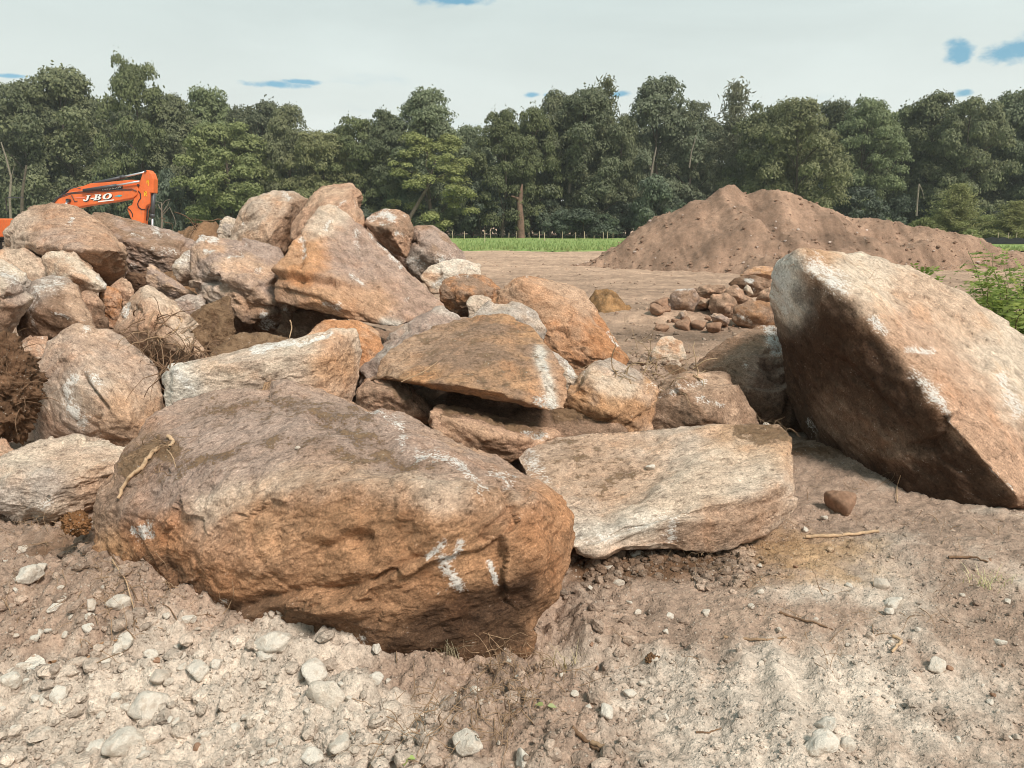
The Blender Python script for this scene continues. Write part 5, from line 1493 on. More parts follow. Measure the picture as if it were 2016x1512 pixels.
def plate(name, poly, y0, y1, mat, parent=EXC, bevel=0.03, raw=False, label=None):
    """side outline given thickness from y0 to y1"""
    pts = poly if raw else [zp(*q) for q in poly]
    bm = bmesh.new()
    vs = [bm.verts.new((x, y0, z)) for x, z in pts]
    f = bm.faces.new(vs)
    bm.normal_update()
    if f.normal.y > 0:
        f.normal_flip()
    r = bmesh.ops.extrude_face_region(bm, geom=[f])
    for v in [g for g in r['geom'] if isinstance(g, bmesh.types.BMVert)]:
        v.co.y = y1
    bmesh.ops.recalc_face_normals(bm, faces=bm.faces)
    if bevel:
        es = [e for e in bm.edges if len(e.link_faces) == 2 and e.calc_face_angle(0) > 0.6]
        bmesh.ops.bevel(bm, geom=es, offset=bevel, segments=2, affect='EDGES', profile=0.5)
    bmesh.ops.triangulate(bm, faces=[f for f in bm.faces if len(f.verts) > 4])
    me = bpy.data.meshes.new(name)
    bm.to_mesh(me)
    bm.free()
    o = link(name, me, mat, parent)
    if label:
        o['label'] = label
    return o


def ztube(name, pts, r, y, mat, parent=EXC, sides=10):
    pp = [(zp(*q)[0], y, zp(*q)[1]) for q in pts]
    V, F = tube(pp, r, sides)
    V2 = np.concatenate([V, [pp[0]], [pp[-1]]])
    n = len(V)
    caps = [(n, (k + 1) % sides, k) for k in range(sides)] + [(n + 1, n - sides + k, n - sides + (k + 1) % sides) for k in range(sides)]
    return link(name, mesh_np(name, V2, [F, np.array(caps)], True), mat, parent)


# boom: the long cranked box beam, continued down to its foot behind the boulders
boom = plate('boom', [(-330, 1010), (-60, 900), (150, 690), (240, 605), (330, 550), (420, 490), (540, 468), (700, 448), (850, 430), (1240, 400), (1560, 372), (1580, 460), (1560, 540), (1490, 592), (1180, 650), (900, 690), (700, 722), (420, 775), (200, 900), (-120, 1120), (-280, 1120)], -0.30, 0.30, M_ORANGE, bevel=0.04)
plate('boom_rib', [(360, 545), (420, 460), (530, 412), (650, 392), (760, 347), (1000, 332), (1440, 287), (1600, 302), (1570, 372), (1240, 398), (850, 428), (540, 465), (420, 488)], -0.17, 0.17, M_ORANGE, boom, 0.02)
plate('boom_seam', [(300, 578), (480, 516), (850, 492), (1480, 458), (1482, 466), (850, 501), (482, 526), (304, 588)], -0.312, -0.29, M_STEEL, boom, 0)
# stick
stick = plate('stick', [(1640, 175), (1690, 128), (1740, 132), (1790, 190), (1822, 280), (1818, 510), (1765, 505), (1752, 690), (1700, 720), (1672, 800), (1655, 1000), (1640, 1350), (1560, 1360), (1470, 960), (1435, 905), (1380, 765), (1410, 722), (1460, 708), (1500, 590), (1545, 545), (1548, 480), (1600, 300)], -0.24, 0.24, M_ORANGE, bevel=0.04)
plate('stick_edge', [(1572, 480), (1600, 520), (1606, 590), (1570, 640), (1556, 690), (1572, 745), (1620, 782), (1690, 782), (1690, 770), (1630, 770), (1585, 738), (1570, 690), (1582, 645), (1620, 595), (1614, 515), (1584, 474)], -0.265, -0.245, M_BLACK, stick, 0)
plate('stick_edge', [(1395, 748), (1450, 790), (1484, 850), (1484, 900), (1474, 900), (1474, 852), (1442, 798), (1392, 760)], -0.265, -0.245, M_BLACK, stick, 0)
for (X, Y) in ((1690, 148), (1575, 380)):
    ztube_y = zp(X, Y)
    V, F = tube([(ztube_y[0], -0.30, ztube_y[1]), (ztube_y[0], 0.30, ztube_y[1])], 0.055, 10)
    n = len(V)
    V = np.concatenate([V, [(ztube_y[0], -0.30, ztube_y[1])]])
    link('pin', mesh_np('pin', V, [F, np.array([(n, k, (k + 1) % 10) for k in range(10)])], True), M_STEEL, stick)
# hydraulic rams: cylinder with a chrome rod each
c = ztube('arm_ram', [(790, 352), (1270, 240)], 0.075, 0.0, M_STEEL)
ztube('rod', [(1265, 241), (1690, 148)], 0.045, 0.0, M_CHROME, c)
ztube('collar', [(1240, 247), (1300, 233)], 0.09, 0.0, M_STEEL, c)
c = ztube('arm_ram', [(700, 468), (1240, 385)], 0.075, -0.40, M_STEEL)
ztube('rod', [(1235, 386), (1620, 318)], 0.042, -0.40, M_CHROME, c)
c = ztube('bucket_ram', [(1792, 510), (1772, 905)], 0.10, -0.05, M_STEEL)
ztube('collar', [(1776, 850), (1771, 905)], 0.115, -0.05, M_STEEL, c)
ztube('rod', [(1772, 900), (1770, 1250)], 0.05, -0.05, M_CHROME, c)
c = ztube('boom_ram', [(300, 900), (200, 1080), (60, 1330)], 0.09, -0.42, M_STEEL)
ztube('rod', [(455, 632), (300, 900)], 0.055, -0.42, M_CHROME, c)
V, F = tube([(zp(455, 632)[0], -0.50, zp(455, 632)[1]), (zp(455, 632)[0], 0.4, zp(455, 632)[1])], 0.085, 10)
V = np.concatenate([V, [(zp(455, 632)[0], -0.50, zp(455, 632)[1])]])
link('pin', mesh_np('pin', V, [F, np.array([(20, k, (k + 1) % 10) for k in range(10)])], True), M_STEEL, boom)
# hoses along the boom top and on the side
ztube('hose', [(140, 715), (190, 650), (240, 590), (330, 540), (400, 470), (480, 425), (560, 418), (640, 440)], 0.022, -0.32, M_STEEL, boom, 6)
ztube('hose', [(160, 720), (215, 655), (270, 590), (350, 540), (440, 510), (620, 490), (840, 478), (1130, 462), (1480, 440), (1560, 480)], 0.02, -0.33, M_STEEL, boom, 6)
ztube('hose', [(490, 540), (520, 600), (545, 648), (585, 640)], 0.018, -0.32, M_STEEL, boom, 6)
ztube('hose', [(1690, 720), (1684, 800), (1670, 960)], 0.035, 0.0, M_STEEL, stick, 6)
# bucket, hidden behind the stones
plate('bucket', [(1380, 1300), (1680, 1300), (1740, 1420), (1700, 1560), (1560, 1640), (1420, 1600), (1330, 1500), (1420, 1440)], -0.55, 0.55, M_STEEL, EXC, 0.03)

# ---- lettering, flat on the boom's side
YF = -0.314


def decal(name, polys, y, mat, parent, ang=0.0):
    """polys: list of (outer ring, inner ring or None) in study coordinates"""
    V, F = [], []
    for quad in polys:
        b = len(V)
        for q in quad:
            x, z = zp(*q)
            V.append((x, y, z))
        F.append(tuple(range(b, b + len(quad))))
    bm = bmesh.new()
    vs = [bm.verts.new(v) for v in V]
    for f in F:
        try:
            bm.faces.new([vs[i] for i in f])
        except ValueError:
            pass
    bmesh.ops.recalc_face_normals(bm, faces=bm.faces)
    for f in bm.faces:
        f.normal_update()
        if f.normal.y > 0:
            f.normal_flip()
    me = bpy.data.meshes.new(name)
    bm.to_mesh(me)
    bm.free()
    return link(name, me, mat, parent)


def letter_frame(ox, oy, w, h, slope=-0.085, shear=0.30):
    """unit letter box (0..1, 0 top .. 1 bottom) -> study coordinates, leaning like an italic and following the boom"""
    def f(u, v):
        X = ox + u * w + (1 - v) * h * shear
        return (X, oy + v * h + (u * w) * slope)
    return f


def ring(f, cx, cy, rx, ry, tx, ty, a0, a1, n=16):
    q = []
    for k in range(n):
        a, b = a0 + (a1 - a0) * k / n, a0 + (a1 - a0) * (k + 1) / n
        q.append([f(cx + rx * math.cos(a), cy + ry * math.sin(a)), f(cx + rx * math.cos(b), cy + ry * math.sin(b)),
                  f(cx + (rx - tx) * math.cos(b), cy + (ry - ty) * math.sin(b)), f(cx + (rx - tx) * math.cos(a), cy + (ry - ty) * math.sin(a))])
    return q


def box(f, u0, v0, u1, v1):
    return [[f(u0, v0), f(u1, v0), f(u1, v1), f(u0, v1)]]


def L_J(f):
    return box(f, .38, 0, 1.0, .13) + box(f, .52, .13, .84, .72) + ring(f, .42, .70, .42, .30, .32, .15, 0, math.pi, 10) + box(f, 0.0, .62, .22, .74)


def L_B(f):
    return box(f, 0, 0, .55, .13) + box(f, 0, .87, .55, 1) + box(f, .12, .13, .42, .87) + ring(f, .50, .25, .42, .25, .28, .12, -math.pi / 2, math.pi / 2, 10) + ring(f, .52, .73, .48, .27, .30, .13, -math.pi / 2, math.pi / 2, 10) + box(f, .42, .44, .55, .56)


def L_O(f):
    return ring(f, .5, .5, .5, .5, .29, .14, 0, 2 * math.pi, 24)


def word(dx, dy):
    q = L_J(letter_frame(668 + dx, 548 + dy, 105, 98))
    q += box(letter_frame(790 + dx, 540 + dy, 60, 98), 0, .50, 1, .68)
    q += L_B(letter_frame(842 + dx, 532 + dy, 120, 98))
    q += L_O(letter_frame(985 + dx, 518 + dy, 150, 100))
    return q


decal('lettering_shadow', word(12, 12), YF, M_BLACK, boom)
decal('lettering', word(0, 0), YF - 0.006, M_WHITE, boom, )
decal('lettering_under', [[(930, 640), (1190, 612), (1180, 630), (920, 660)]], YF - 0.004, M_WHITE, boom)
decal('brush_stroke', [[(1195, 556), (1250, 548), (1252, 566), (1200, 566)], [(1250, 540), (1310, 540), (1318, 552), (1280, 570), (1248, 566)]], YF, M_TEAL, boom)
decal('brush_stroke', [[(520, 584), (610, 574), (712, 574), (705, 592), (600, 594)]], YF, M_PINK, boom)
# maker's name plate along the upper edge, partly behind the ram
decal('name_plate_back', [[(972, 440), (1330, 386), (1326, 440), (968, 478)]], YF, M_BLACK, boom)


def dots(f):
    return None


W = []
ox = 985
for ch in 'DOOSAN':
    f = letter_frame(ox, 440 - (ox - 985) * 0.155, 44, 32, -0.15, 0.3)
    if ch == 'O':
        W += ring(f, .5, .5, .5, .5, .27, .22, 0, 2 * math.pi, 14)
    elif ch == 'D':
        W += box(f, 0, 0, .3, 1) + ring(f, .3, .5, .7, .5, .3, .22, -math.pi / 2, math.pi / 2, 10)
    elif ch == 'S':
        W += box(f, .05, 0, 1, .22) + box(f, 0, .2, .3, .45) + box(f, .05, .40, .95, .62) + box(f, .7, .6, 1, .8) + box(f, 0, .78, .95, 1)
    elif ch == 'A':
        W += [[f(0, 1), f(.3, 1), f(.62, 0), f(.36, 0)], [f(.7, 1), f(1, 1), f(.64, 0), f(.38, 0)]] + box(f, .28, .58, .74, .76)
    elif ch == 'N':
        W += box(f, 0, 0, .28, 1) + box(f, .72, 0, 1, 1) + [[f(0, 0), f(.32, 0), f(1, 1), f(.68, 1)]]
    ox += 54
decal('name_plate_lettering', W, YF - 0.006, M_WHITE, boom)


def mark_R(X, Y, w, h):
    f = letter_frame(X, Y, w, h, 0.05, 0.0)
    return box(f, .1, 0, .35, 1) + box(f, .1, 0, .9, .16) + box(f, .68, .1, .92, .45) + box(f, .3, .38, .9, .54) + [[f(.45, .5), f(.72, .5), f(1, 1), f(.72, 1)]]


decal('yellow_mark', mark_R(1706, 292, 48, 60), -0.256, M_YELLOW, stick)
decal('yellow_mark', mark_R(1662, 480, 55, 80), -0.256, M_YELLOW, stick)
decal('yellow_mark', [[(1742, 360), (1752, 360), (1740, 392), (1730, 392)]], -0.256, M_YELLOW, stick)


# ---- house, cab and tracks (left of the frame, mostly hidden behind the boulders)
def bbox(name, x0, x1, y0, y1, z0, z1, mat, parent=EXC, bevel=0.05):
    return plate(name, [(x0, z0), (x1, z0), (x1, z1), (x0, z1)], y0, y1, mat, parent, bevel, raw=True)


def mx(px):
    return P(px, 440, YE)[0] - EB[0]


xr = mx(12) - 0.42
house = bbox('house', xr - 4.6, xr - 0.02, -1.35, 1.35, 1.05, 1.95, M_ORANGE)
bbox('counterweight', xr - 5.6, xr - 4.62, -1.35, 1.35, 1.0, 2.1, M_ORANGE, EXC, 0.12)
bbox('engine_cover', xr - 4.5, xr - 1.95, -1.2, 1.3, 1.96, 2.35, M_ORANGE, EXC, 0.08)
cab = plate('cab', [(xr - 1.8, 1.12), (xr - .02, 1.12), (xr + 0.0, 1.62), (xr - .08, 2.02), (xr - .16, 2.40), (xr - 1.8, 2.40)], -1.40, -0.42, M_CREAM, EXC, 0.05, raw=True)
plate('side_window', [(xr - 1.65, 1.6), (xr - .38, 1.6), (xr - .38, 2.27), (xr - 1.65, 2.27)], -1.412, -1.39, M_GLASS, cab, 0, raw=True)
bbox('cab_roof', xr - 1.9, xr + 0.06, -1.45, -0.38, 2.402, 2.50, M_ORANGE, cab, 0.03)
bbox('lower_panel', xr - 1.85, xr - .06, -1.43, -1.402, 1.06, 1.58, M_ORANGE, cab, 0.008)
o = bbox('step_plate', xr - .42, xr - .2, -1.45, -1.432, 1.12, 1.30, M_WHITE, cab, 0.004)
V, F = tube([(xr - .1, -1.3, 2.3), (xr + .1, -1.3, 2.42), (xr + .16, -1.3, 2.62)], 0.03, 6)
link('mirror_arm', mesh_np('mirror_arm', V, F, True), M_WHITE, cab)
for s in (-1, 1):
    tr = plate('track', [(xr - 5.3, .45), (xr - 5.1, .14), (xr - 4.8, .02), (xr - .6, .02), (xr - .25, .16), (xr - .05, .48), (xr - .25, .82), (xr - .6, .95), (xr - 4.8, .95), (xr - 5.15, .8)], s * 1.25 - .3, s * 1.25 + .3, M_STEEL, EXC, 0.05, raw=True)
    for k in range(26):
        x = xr - 5.0 + k * 0.18
        bbox('shoe', x, x + .11, s * 1.25 - .32, s * 1.25 + .32, .952, 1.0, M_STEEL, tr, 0)
    for k in range(2):
        cx = xr - 4.9 + k * 4.45
        V, F = tube([(cx, s * 1.25 - .33, .48), (cx, s * 1.25 + .33, .48)], 0.34, 16)
        V = np.concatenate([V, [(cx, s * 1.25 - .33, .48)]])
        link('sprocket', mesh_np('sprocket', V, [F, np.array([(32, q, (q + 1) % 16) for q in range(16)])], True), M_STEEL, tr)
# hand rail seen over the boulder's shoulder
V, F = tube([(mx(50), -1.2, 2.3), (mx(50), -1.2, 2.86), (mx(54), -1.2, 2.9), (mx(84), -1.2, 2.9)], 0.025, 6)
link('hand_rail', mesh_np('hand_rail', V, F, True), M_STEEL, EXC)
# ------------------------------------------------------------------ what lies on the ground
rsS = np.random.RandomState(3)


def stone_proto(seed, flat=0.7, ang=0.6):
    rs = np.random.RandomState(seed)
    pts = rs.normal(size=(14, 3))
    pts /= np.linalg.norm(pts, axis=1)[:, None]
    pts *= np.array([1, rs.uniform(.65, .95), flat]) * rs.uniform(.8, 1.1, (14, 1))
    V, F, c, R = hull_surface(pts, 3, 0.16 * (1.4 - ang), 4, rs)
    N = normals(V, F)
    V = V + N * (0.05 * fbm(V * 1.6 + seed, 3, seed=1) + 0.03 * fbm(V * 5 + seed, 3, seed=2, kind='r'))[:, None]
    V = V - np.array([0, 0, 0])
    V /= np.abs(V[:, 0]).max()
    return V, F


def stone_mat():
    m, w = new_mat('field_stone')
    p = w.n('ShaderNodeTexCoord').outputs['Object']
    r = w.n('ShaderNodeObjectInfo').outputs['Random']
    n1 = w.noise(p, 2.2, 7, 0.65)
    n2 = w.noise(p, 14.0, 4, 0.7)
    ca = w.n('ShaderNodeValToRGB', None, Fac=r)
    ca.color_ramp.elements[0].color = (0.68, 0.59, 0.495, 1)
    ca.color_ramp.elements[1].color = (0.60, 0.50, 0.41, 1)
    e = ca.color_ramp.elements.new(0.6)
    e.color = (0.76, 0.69, 0.60, 1)
    col = w.mix(1.0, ca.outputs[0], grey(w, w.math('MULTIPLY', w.rng(n1, .3, .7, .82, 1.15), w.rng(n2, .3, .7, .84, 1.14))), 'MULTIPLY')
    so = w.rng(n1, .48, .64, 0, 0.65, True)
    col = w.mix(so, col, (0.46, 0.36, 0.28))
    h = w.math('ADD', n1, w.math('MULTIPLY', n2, .3))
    finish(w, col, 0.92, h, 0.5, 0.3, spec=0.15)
    return m


M_STONE = stone_mat()
M_DARKSTONE = simple_mat('brown_stone', (0.265, 0.155, 0.10), 0.9, 0.35, 3, bump=0.4)
STONES = []
for i in range(12):
    V, F = stone_proto(300 + i, (0.55, 0.7, 0.85)[i % 3], (0.3, 0.9, 1.1, 0.5)[i % 4])
    STONES.append(mesh_np('stone', V, F, True))
STONES_D = []
for me in STONES[:6]:
    m2 = me.copy()
    m2.materials.append(M_DARKSTONE)
    STONES_D.append(m2)
for me in STONES:
    me.materials.append(M_STONE)


def put_stone(px, py, size, label, var=None, sink=0.46, dark=False, group='loose stones on the dug ground', rot=None, Y=None, z=None):
    """size: width in picture pixels"""
    Yg = ground_Y(py + size * 0.25) if Y is None else Y
    for _ in range(4):
        p = P(px, py + size * 0.25, Yg)
        if Y is not None:
            break
        gz = float(ground_h([p[0]], [Yg])[0])
        Yg = ground_Y(py + size * 0.25, gz)
    p = P(px, py + size * 0.25, Yg)
    gz = float(ground_h([p[0]], [Yg])[0]) if z is None else z
    s = size / FPX * Yg / CT / 2 * 1.28
    me = (STONES_D if dark else STONES)
    k = rsS.randint(len(me)) if var is None else var % len(me)
    o = link('stone', me[k], None, None, (p[0], Yg + s * 0.5, gz + s * 0.6 * (1 - sink * 1.2)))
    o.scale = (s, s * rsS.uniform(.85, 1.1), s * rsS.uniform(.85, 1.1))
    o.rotation_euler = (rsS.uniform(-.35, .35), rsS.uniform(-.35, .35), rsS.uniform(0, 6.28)) if rot is None else rot
    tag(o, label, 'stone', group)
    return o


for px, py, s, var, lab in (
    (638, 1375, 84, 2, 'largest white angular stone on the pale rubble in front of the huge brown boulder'),
    (603, 1337, 58, 3, 'oblong white stone touching the back of the largest white angular one'),
    (583, 1366, 22, 1, 'little pale stone in the nook beside the largest white angular one'),
    (524, 1316, 46, 6, 'squarish pale stone at the brown crumbly patch under the boulder'),
    (514, 1349, 26, 0, 'small round pale stone just below the squarish pale one'),
    (521, 1297, 20, 1, 'small pale cap stone on top of the squarish pale one'),
    (532, 1272, 60, 9, 'flat buff stone pressed against the foot of the huge boulder'),
    (747, 1287, 34, 0, 'rounded white stone at the very foot of the huge boulder beside the grass tuft'),
    (740, 1361, 30, 5, 'tilted white shard near the largest white angular stone'),
    (371, 1233, 30, 4, 'upright egg-shaped white stone beside the brown edge of the huge boulder'),
    (293, 1293, 28, 2, 'small white blocky stone alone on the fine pale slope'),
    (356, 1314, 22, 8, 'small grey-white stone above the long half-buried ridge stone'),
    (385, 1320, 50, 11, 'long half-buried ridge of pale stone on the rubble slope'),
    (312, 1349, 52, 7, 'whitish stone with a dark twig across it, above the pinkish block'),
    (286, 1392, 74, 5, 'pinkish block with a white top on the rubble slope'),
    (237, 1468, 74, 3, 'large rounded grey-white stone near the lower picture edge'),
    (175, 1464, 48, 8, 'buff stone touching the large rounded grey-white one'),
    (110, 1380, 42, 6, 'upright wedge-shaped white stone on the left rubble'),
    (88, 1372, 34, 9, 'pale stone leaning behind the upright wedge-shaped one'),
    (230, 1202, 40, 3, 'pale rounded stone in the brown soil above the pale slope'),
    (172, 1192, 28, 0, 'small pale round stone left of the rounded one in the brown soil'),
    (240, 1240, 42, 4, 'flat white stone on the crest of the pale slope'),
    (105, 1190, 30, 7, 'small buff stone on the far left slope'),
    (48, 1135, 42, 10, 'pale rock bump on the shoulder of the left slope'),
    (45, 1098, 18, 1, 'tiny pale stone near the root strand'),
    (40, 1327, 28, 0, 'round pale stone in the little cluster at the picture edge'),
    (15, 1342, 36, 3, 'largest stone of the little cluster at the picture edge'),
    (20, 1320, 18, 2, 'smallest stone of the little cluster at the picture edge'),
    (668, 1478, 66, 4, 'tall white stone half buried at the lower picture edge, below the largest white one'),
    (612, 1500, 46, 5, 'grey-white stone cut by the lower picture edge beside the tall white one'),
    (918, 1470, 74, 6, 'grey faceted stone half buried in the root litter'),
    (1030, 1492, 44, 2, 'pointed white stone at the lower picture edge beyond the root litter'),
    (935, 1387, 20, 8, 'small pinkish stone standing in the root litter'),
    (895, 1368, 13, 0, 'tiny grey pebble above the pinkish stone in the root litter'),
    (1240, 1377, 26, 1, 'small pale stone on the bare strip right of the root litter'),
    (1195, 1408, 44, 7, 'pale angular stone at the edge of the bare strip'),
    (1310, 1413, 22, 4, 'small upright grey stone on the ribbed pale strip'),
    (1632, 1430, 36, 9, 'fractured grey stone in the middle of the ribbed pale strip'),
    (1620, 1468, 52, 10, 'cracked grey slab piece below the fractured grey stone'),
    (1672, 1470, 34, 5, 'brownish flake beside the cracked grey slab piece'),
    (1845, 1309, 40, 3, 'whitish crumbly stone on the brown bank at the side'),
    (1975, 1268, 26, 6, 'pale stone high on the brown bank at the side'),
    (1955, 1384, 20, 0, 'small white stone low on the brown bank at the side'),
    (1763, 1190, 34, 11, 'flat grey stone in the white crumbly patch below the leaning slab'),
    (1752, 1210, 18, 5, 'white flake below the flat grey stone'),
    (1738, 1150, 30, 8, 'grey-white stone on the orange soil below the leaning slab'),
    (1498, 1113, 14, 0, 'small white pebble under the corner of the wide pale slab'),
    (1480, 1196, 18, 4, 'pale pebble on the flat brown ground below the wide pale slab'),
    (1500, 1170, 16, 2, 'white chip on the flat brown ground below the wide pale slab'),
    (1219, 1148, 26, 8, 'grey pebble on the dark soil under the wide pale slab'),
    (1200, 1120, 20, 6, 'small brown-grey pebble under the wide pale slab, before the huge boulder'),
    (1255, 1092, 22, 9, 'grey stone standing in the shadow beneath the wide pale slab'),
    (1395, 1208, 18, 3, 'white pebble in the middle of the bare brown ground'),
    (1535, 1245, 16, 1, 'white pebble near the long thin twig'),
    (1585, 1043, 18, 0, 'round white pebble at the end of the pale stick'),
    (1625, 1024, 14, 4, 'buff pebble on the orange soil by the pyramid-shaped stone'),
):
    put_stone(px, py, s, lab, var)
put_stone(1660, 1000, 56, 'reddish-brown pyramid-shaped stone standing before the leaning slab', 1, dark=True, sink=0.15).scale.z *= 1.5
# flat shard lying on the slope
pl = [(34, 1272), (60, 1250), (78, 1262), (84, 1276), (92, 1280), (62, 1296)]
Yp = ground_Y(1275, 0.08)
tp = [P(x, y, ground_Y(y, 0.13)) for x, y in pl]
c0 = np.mean(tp, axis=0)
bm = bmesh.new()
vs = [bm.verts.new(Vector(t - c0)) for t in tp]
f = bm.faces.new(vs)
r = bmesh.ops.extrude_face_region(bm, geom=[f])
for v in [g for g in r['geom'] if isinstance(g, bmesh.types.BMVert)]:
    v.co += Vector((0.004, 0.006, 0.028))
bmesh.ops.recalc_face_normals(bm, faces=bm.faces)
bmesh.ops.bevel(bm, geom=list(bm.edges), offset=0.003, segments=1, affect='EDGES')
me = bpy.data.meshes.new('stone_shard')
bm.to_mesh(me)
bm.free()
gz = float(ground_h([c0[0]], [c0[1]])[0])
o = link('stone_shard', me, M_STONE, None, (c0[0], c0[1], gz + 0.004))
tag(o, 'flat white angular shard lying on the brown soil at the far left', 'stone', 'loose stones on the dug ground')


def first_hit(px, py):
    """where the sight line through a picture point meets the scene built so far"""
    bpy.context.view_layer.update()
    d = unproj_dir(px, py)
    d /= np.linalg.norm(d)
    dg = bpy.context.evaluated_depsgraph_get()
    ok, loc, nor, *_ = SC.ray_cast(dg, Vector((0, 0, CAMZ)), Vector(d))
    return (np.array(loc[:]), np.array(nor[:])) if ok else (P(px, py, 4), np.array([0, 0, 1.]))


for px, py, s, lab, var in ((1281, 924, 22, 'small pinkish stone lying in the dish of the wide pale slab', 1), (587, 884, 13, 'tiny pale stone on the sloping top of the huge brown boulder', 2), (1508, 836, 12, 'crumb of stone on the upper corner of the wide pale slab', 0)):
    p, nr = first_hit(px, py)
    sz = s / FPX * p[1] / CT / 2
    o = link('stone', STONES[var], None, None, tuple(p + np.array([0, 0, sz * 0.35])))
    o.scale = (sz, sz * .9, sz * 1.0)
    tag(o, lab, 'stone', 'stones lying on the boulders')

# more of the small heap's rubble
LAB_H = 'small brown stone among the rubble round the small heap behind the leaning slab'
for i in range(62):
    px, py = rsS.uniform(1290, 1535), rsS.uniform(560, 650)
    if py < 560 + (1400 - px) * 0.3:
        continue
    o = put_stone(px, py, 9 + 30 * rsS.uniform() ** 2.2, LAB_H, None, 0.5, dark=True, group='rubble round the small heap')

# scattered unremarkable stones
LAB_S = 'unremarkable pale pebble among many on the dug ground in front'
n = 0
while n < 200:
    px, py = rsS.uniform(-150, 2170), rsS.uniform(1080, 1560)
    left = px < 1050
    if not left and rsS.uniform() < 0.62:
        continue
    if 170 < px < 1130 and py < 1300 and not (px < 420 and py > 1140 + (px - 180) * 0.4):
        continue
    if px > 1120 and py < 1140 and px < 1560:
        continue
    put_stone(px, py, rsS.uniform(8, 21) * (1.15 if left else 0.8), LAB_S, None, 0.52, group='unremarkable pebbles on the dug ground', dark=rsS.uniform() < 0.10)
    n += 1


# fine rubble: thousands of crumbs, one object
def rubble(n, seed, smin, smax, region, name, label, mat, power=2.2, lev=0):
    rs = np.random.RandomState(seed)
    u0, f0 = ico(lev)[0], ico(lev)[1]
    nv = len(u0)
    px = rs.uniform(region[0], region[1], n * 4)
    py = rs.uniform(region[2], region[3], n * 4)
    Y = np.array([ground_Y(v) for v in py])
    d = np.stack([(px - CXP) / FPX, CT + (CYP - py) / FPX * ST], 1)
    x = d[:, 0] / d[:, 1] * Y
    pt = np.stack([x, Y, np.zeros_like(x)], 1)
    dens = sstep(fbm(pt * 2.2, 3, 0.6, seed=61), -0.5, 0.5) * np.where(px < 1080, 1.0, 0.55)
    ok = np.where(rs.uniform(0, 1, len(px)) < dens)[0][:n]
    x, Y = x[ok], Y[ok]
    n = len(x)
    z = ground_h(x, Y)
    s = smin + (smax - smin) * rs.uniform(0, 1, n) ** power
    jit = rs.uniform(0.6 if lev == 0 else 0.82, 1.2, (n, nv, 1)) * u0[None] * (1 if lev == 0 else (1 + 0.35 * np.tanh(2 * np.einsum('vk,nkj->nvj', u0, rs.normal(size=(n, 3, 3)))).mean(2, keepdims=True))) * np.stack([np.ones(n), rs.uniform(.6, 1, n), rs.uniform(.45, .9, n)], 1)[:, None]
    a = rs.uniform(0, 6.28, n)
    ca, sa = np.cos(a)[:, None], np.sin(a)[:, None]
    xr = jit[:, :, 0] * ca - jit[:, :, 1] * sa
    yr = jit[:, :, 0] * sa + jit[:, :, 1] * ca
    V = np.stack([xr, yr, jit[:, :, 2]], 2) * s[:, None, None] + np.stack([x, Y, z + s * 0.25], 1)[:, None]
    F = (f0[None] + (np.arange(n) * nv)[:, None, None]).reshape(-1, 3)
    base = ground_tint(x, Y)
    t = base * rs.uniform(0.75, 1.30, (n, 1)) * 0.75 + np.array([0.52, 0.42, 0.34]) * rs.uniform(0.1, 0.45, (n, 1)) * rs.uniform(0.3, 1, (n, 1))
    me = mesh_np(name, V.reshape(-1, 3), F, False, {'tint': np.repeat(np.clip(t, .03, .8), nv, 0), 'near': np.ones(n * nv)})
    tag(link(name, me, mat), label, None, None, 'stuff')


rubble(14000, 5, 0.0025, 0.013, (-250, 2270, 1020, 1700), 'gravel', 'fine pale gravel and soil crumbs on the dug ground', M_SOIL, 3.0)
rubble(1500, 9, 0.007, 0.040, (-250, 1250, 1040, 1700), 'clods', 'crumbled clods of pale soil heaped in front of the boulders', M_SOIL, 3.2, 1)
rubble(260, 10, 0.006, 0.022, (1080, 2270, 1080, 1700), 'clods', 'small clods of soil on the bare ground below the slabs', M_SOIL, 2.4, 1)
rubble(700, 12, 0.006, 0.032, (1090, 1480, 1075, 1160), 'clods', 'dark soil clods under the overhang of the wide pale slab', M_SOIL, 2.6, 1)
rubble(6000, 6, 0.008, 0.06, (900, 2100, 470, 800), 'gravel', 'scattered clods and grit on the flat brown ground further back', M_SOIL, 3.0)


# crumbs and clods at the foot and on the flank of the soil mound
def mound_crumbs():
    rs = np.random.RandomState(8)
    mo = bpy.data.objects['soil_mound']
    me = mo.data
    co = np.empty(len(me.vertices) * 3, np.float32)
    me.vertices.foreach_get('co', co)
    co = co.reshape(-1, 3) + np.array(mo.location[:])
    ok = np.where((co[:, 2] - ground_h(co[:, 0], co[:, 1]) > -0.03) & (co[:, 1] < 32))[0]
    n = 2200
    low = 1 / (0.25 + np.maximum(0, co[ok, 2]))
    pick = rs.choice(ok, n, p=low / low.sum())
    u0, f0 = ico(0)[0], ico(0)[1]
    s = 0.02 + 0.07 * rs.uniform(0, 1, n) ** 4
    V = u0[None] * rs.uniform(.6, 1.2, (n, 12, 1)) * np.array([1, .8, .7]) * s[:, None, None] + co[pick][:, None] + rs.normal(0, .05, (n, 1, 3)) * np.array([1, 1, .2])
    F = (f0[None] + (np.arange(n) * 12)[:, None, None]).reshape(-1, 3)
    t = np.array([0.205, 0.13, 0.09]) * rs.uniform(1.1, 1.6, (n, 1)) + np.where(rs.uniform(0, 1, (n, 1)) < .12, 0.22, 0)
    tag(link('clods', mesh_np('clods', V.reshape(-1, 3), F, False, {'tint': np.repeat(t, 12, 0), 'near': np.ones(n * 12)}), M_SOIL), 'loose clods and pale stones on the soil mound', None, None, 'stuff')


mound_crumbs()


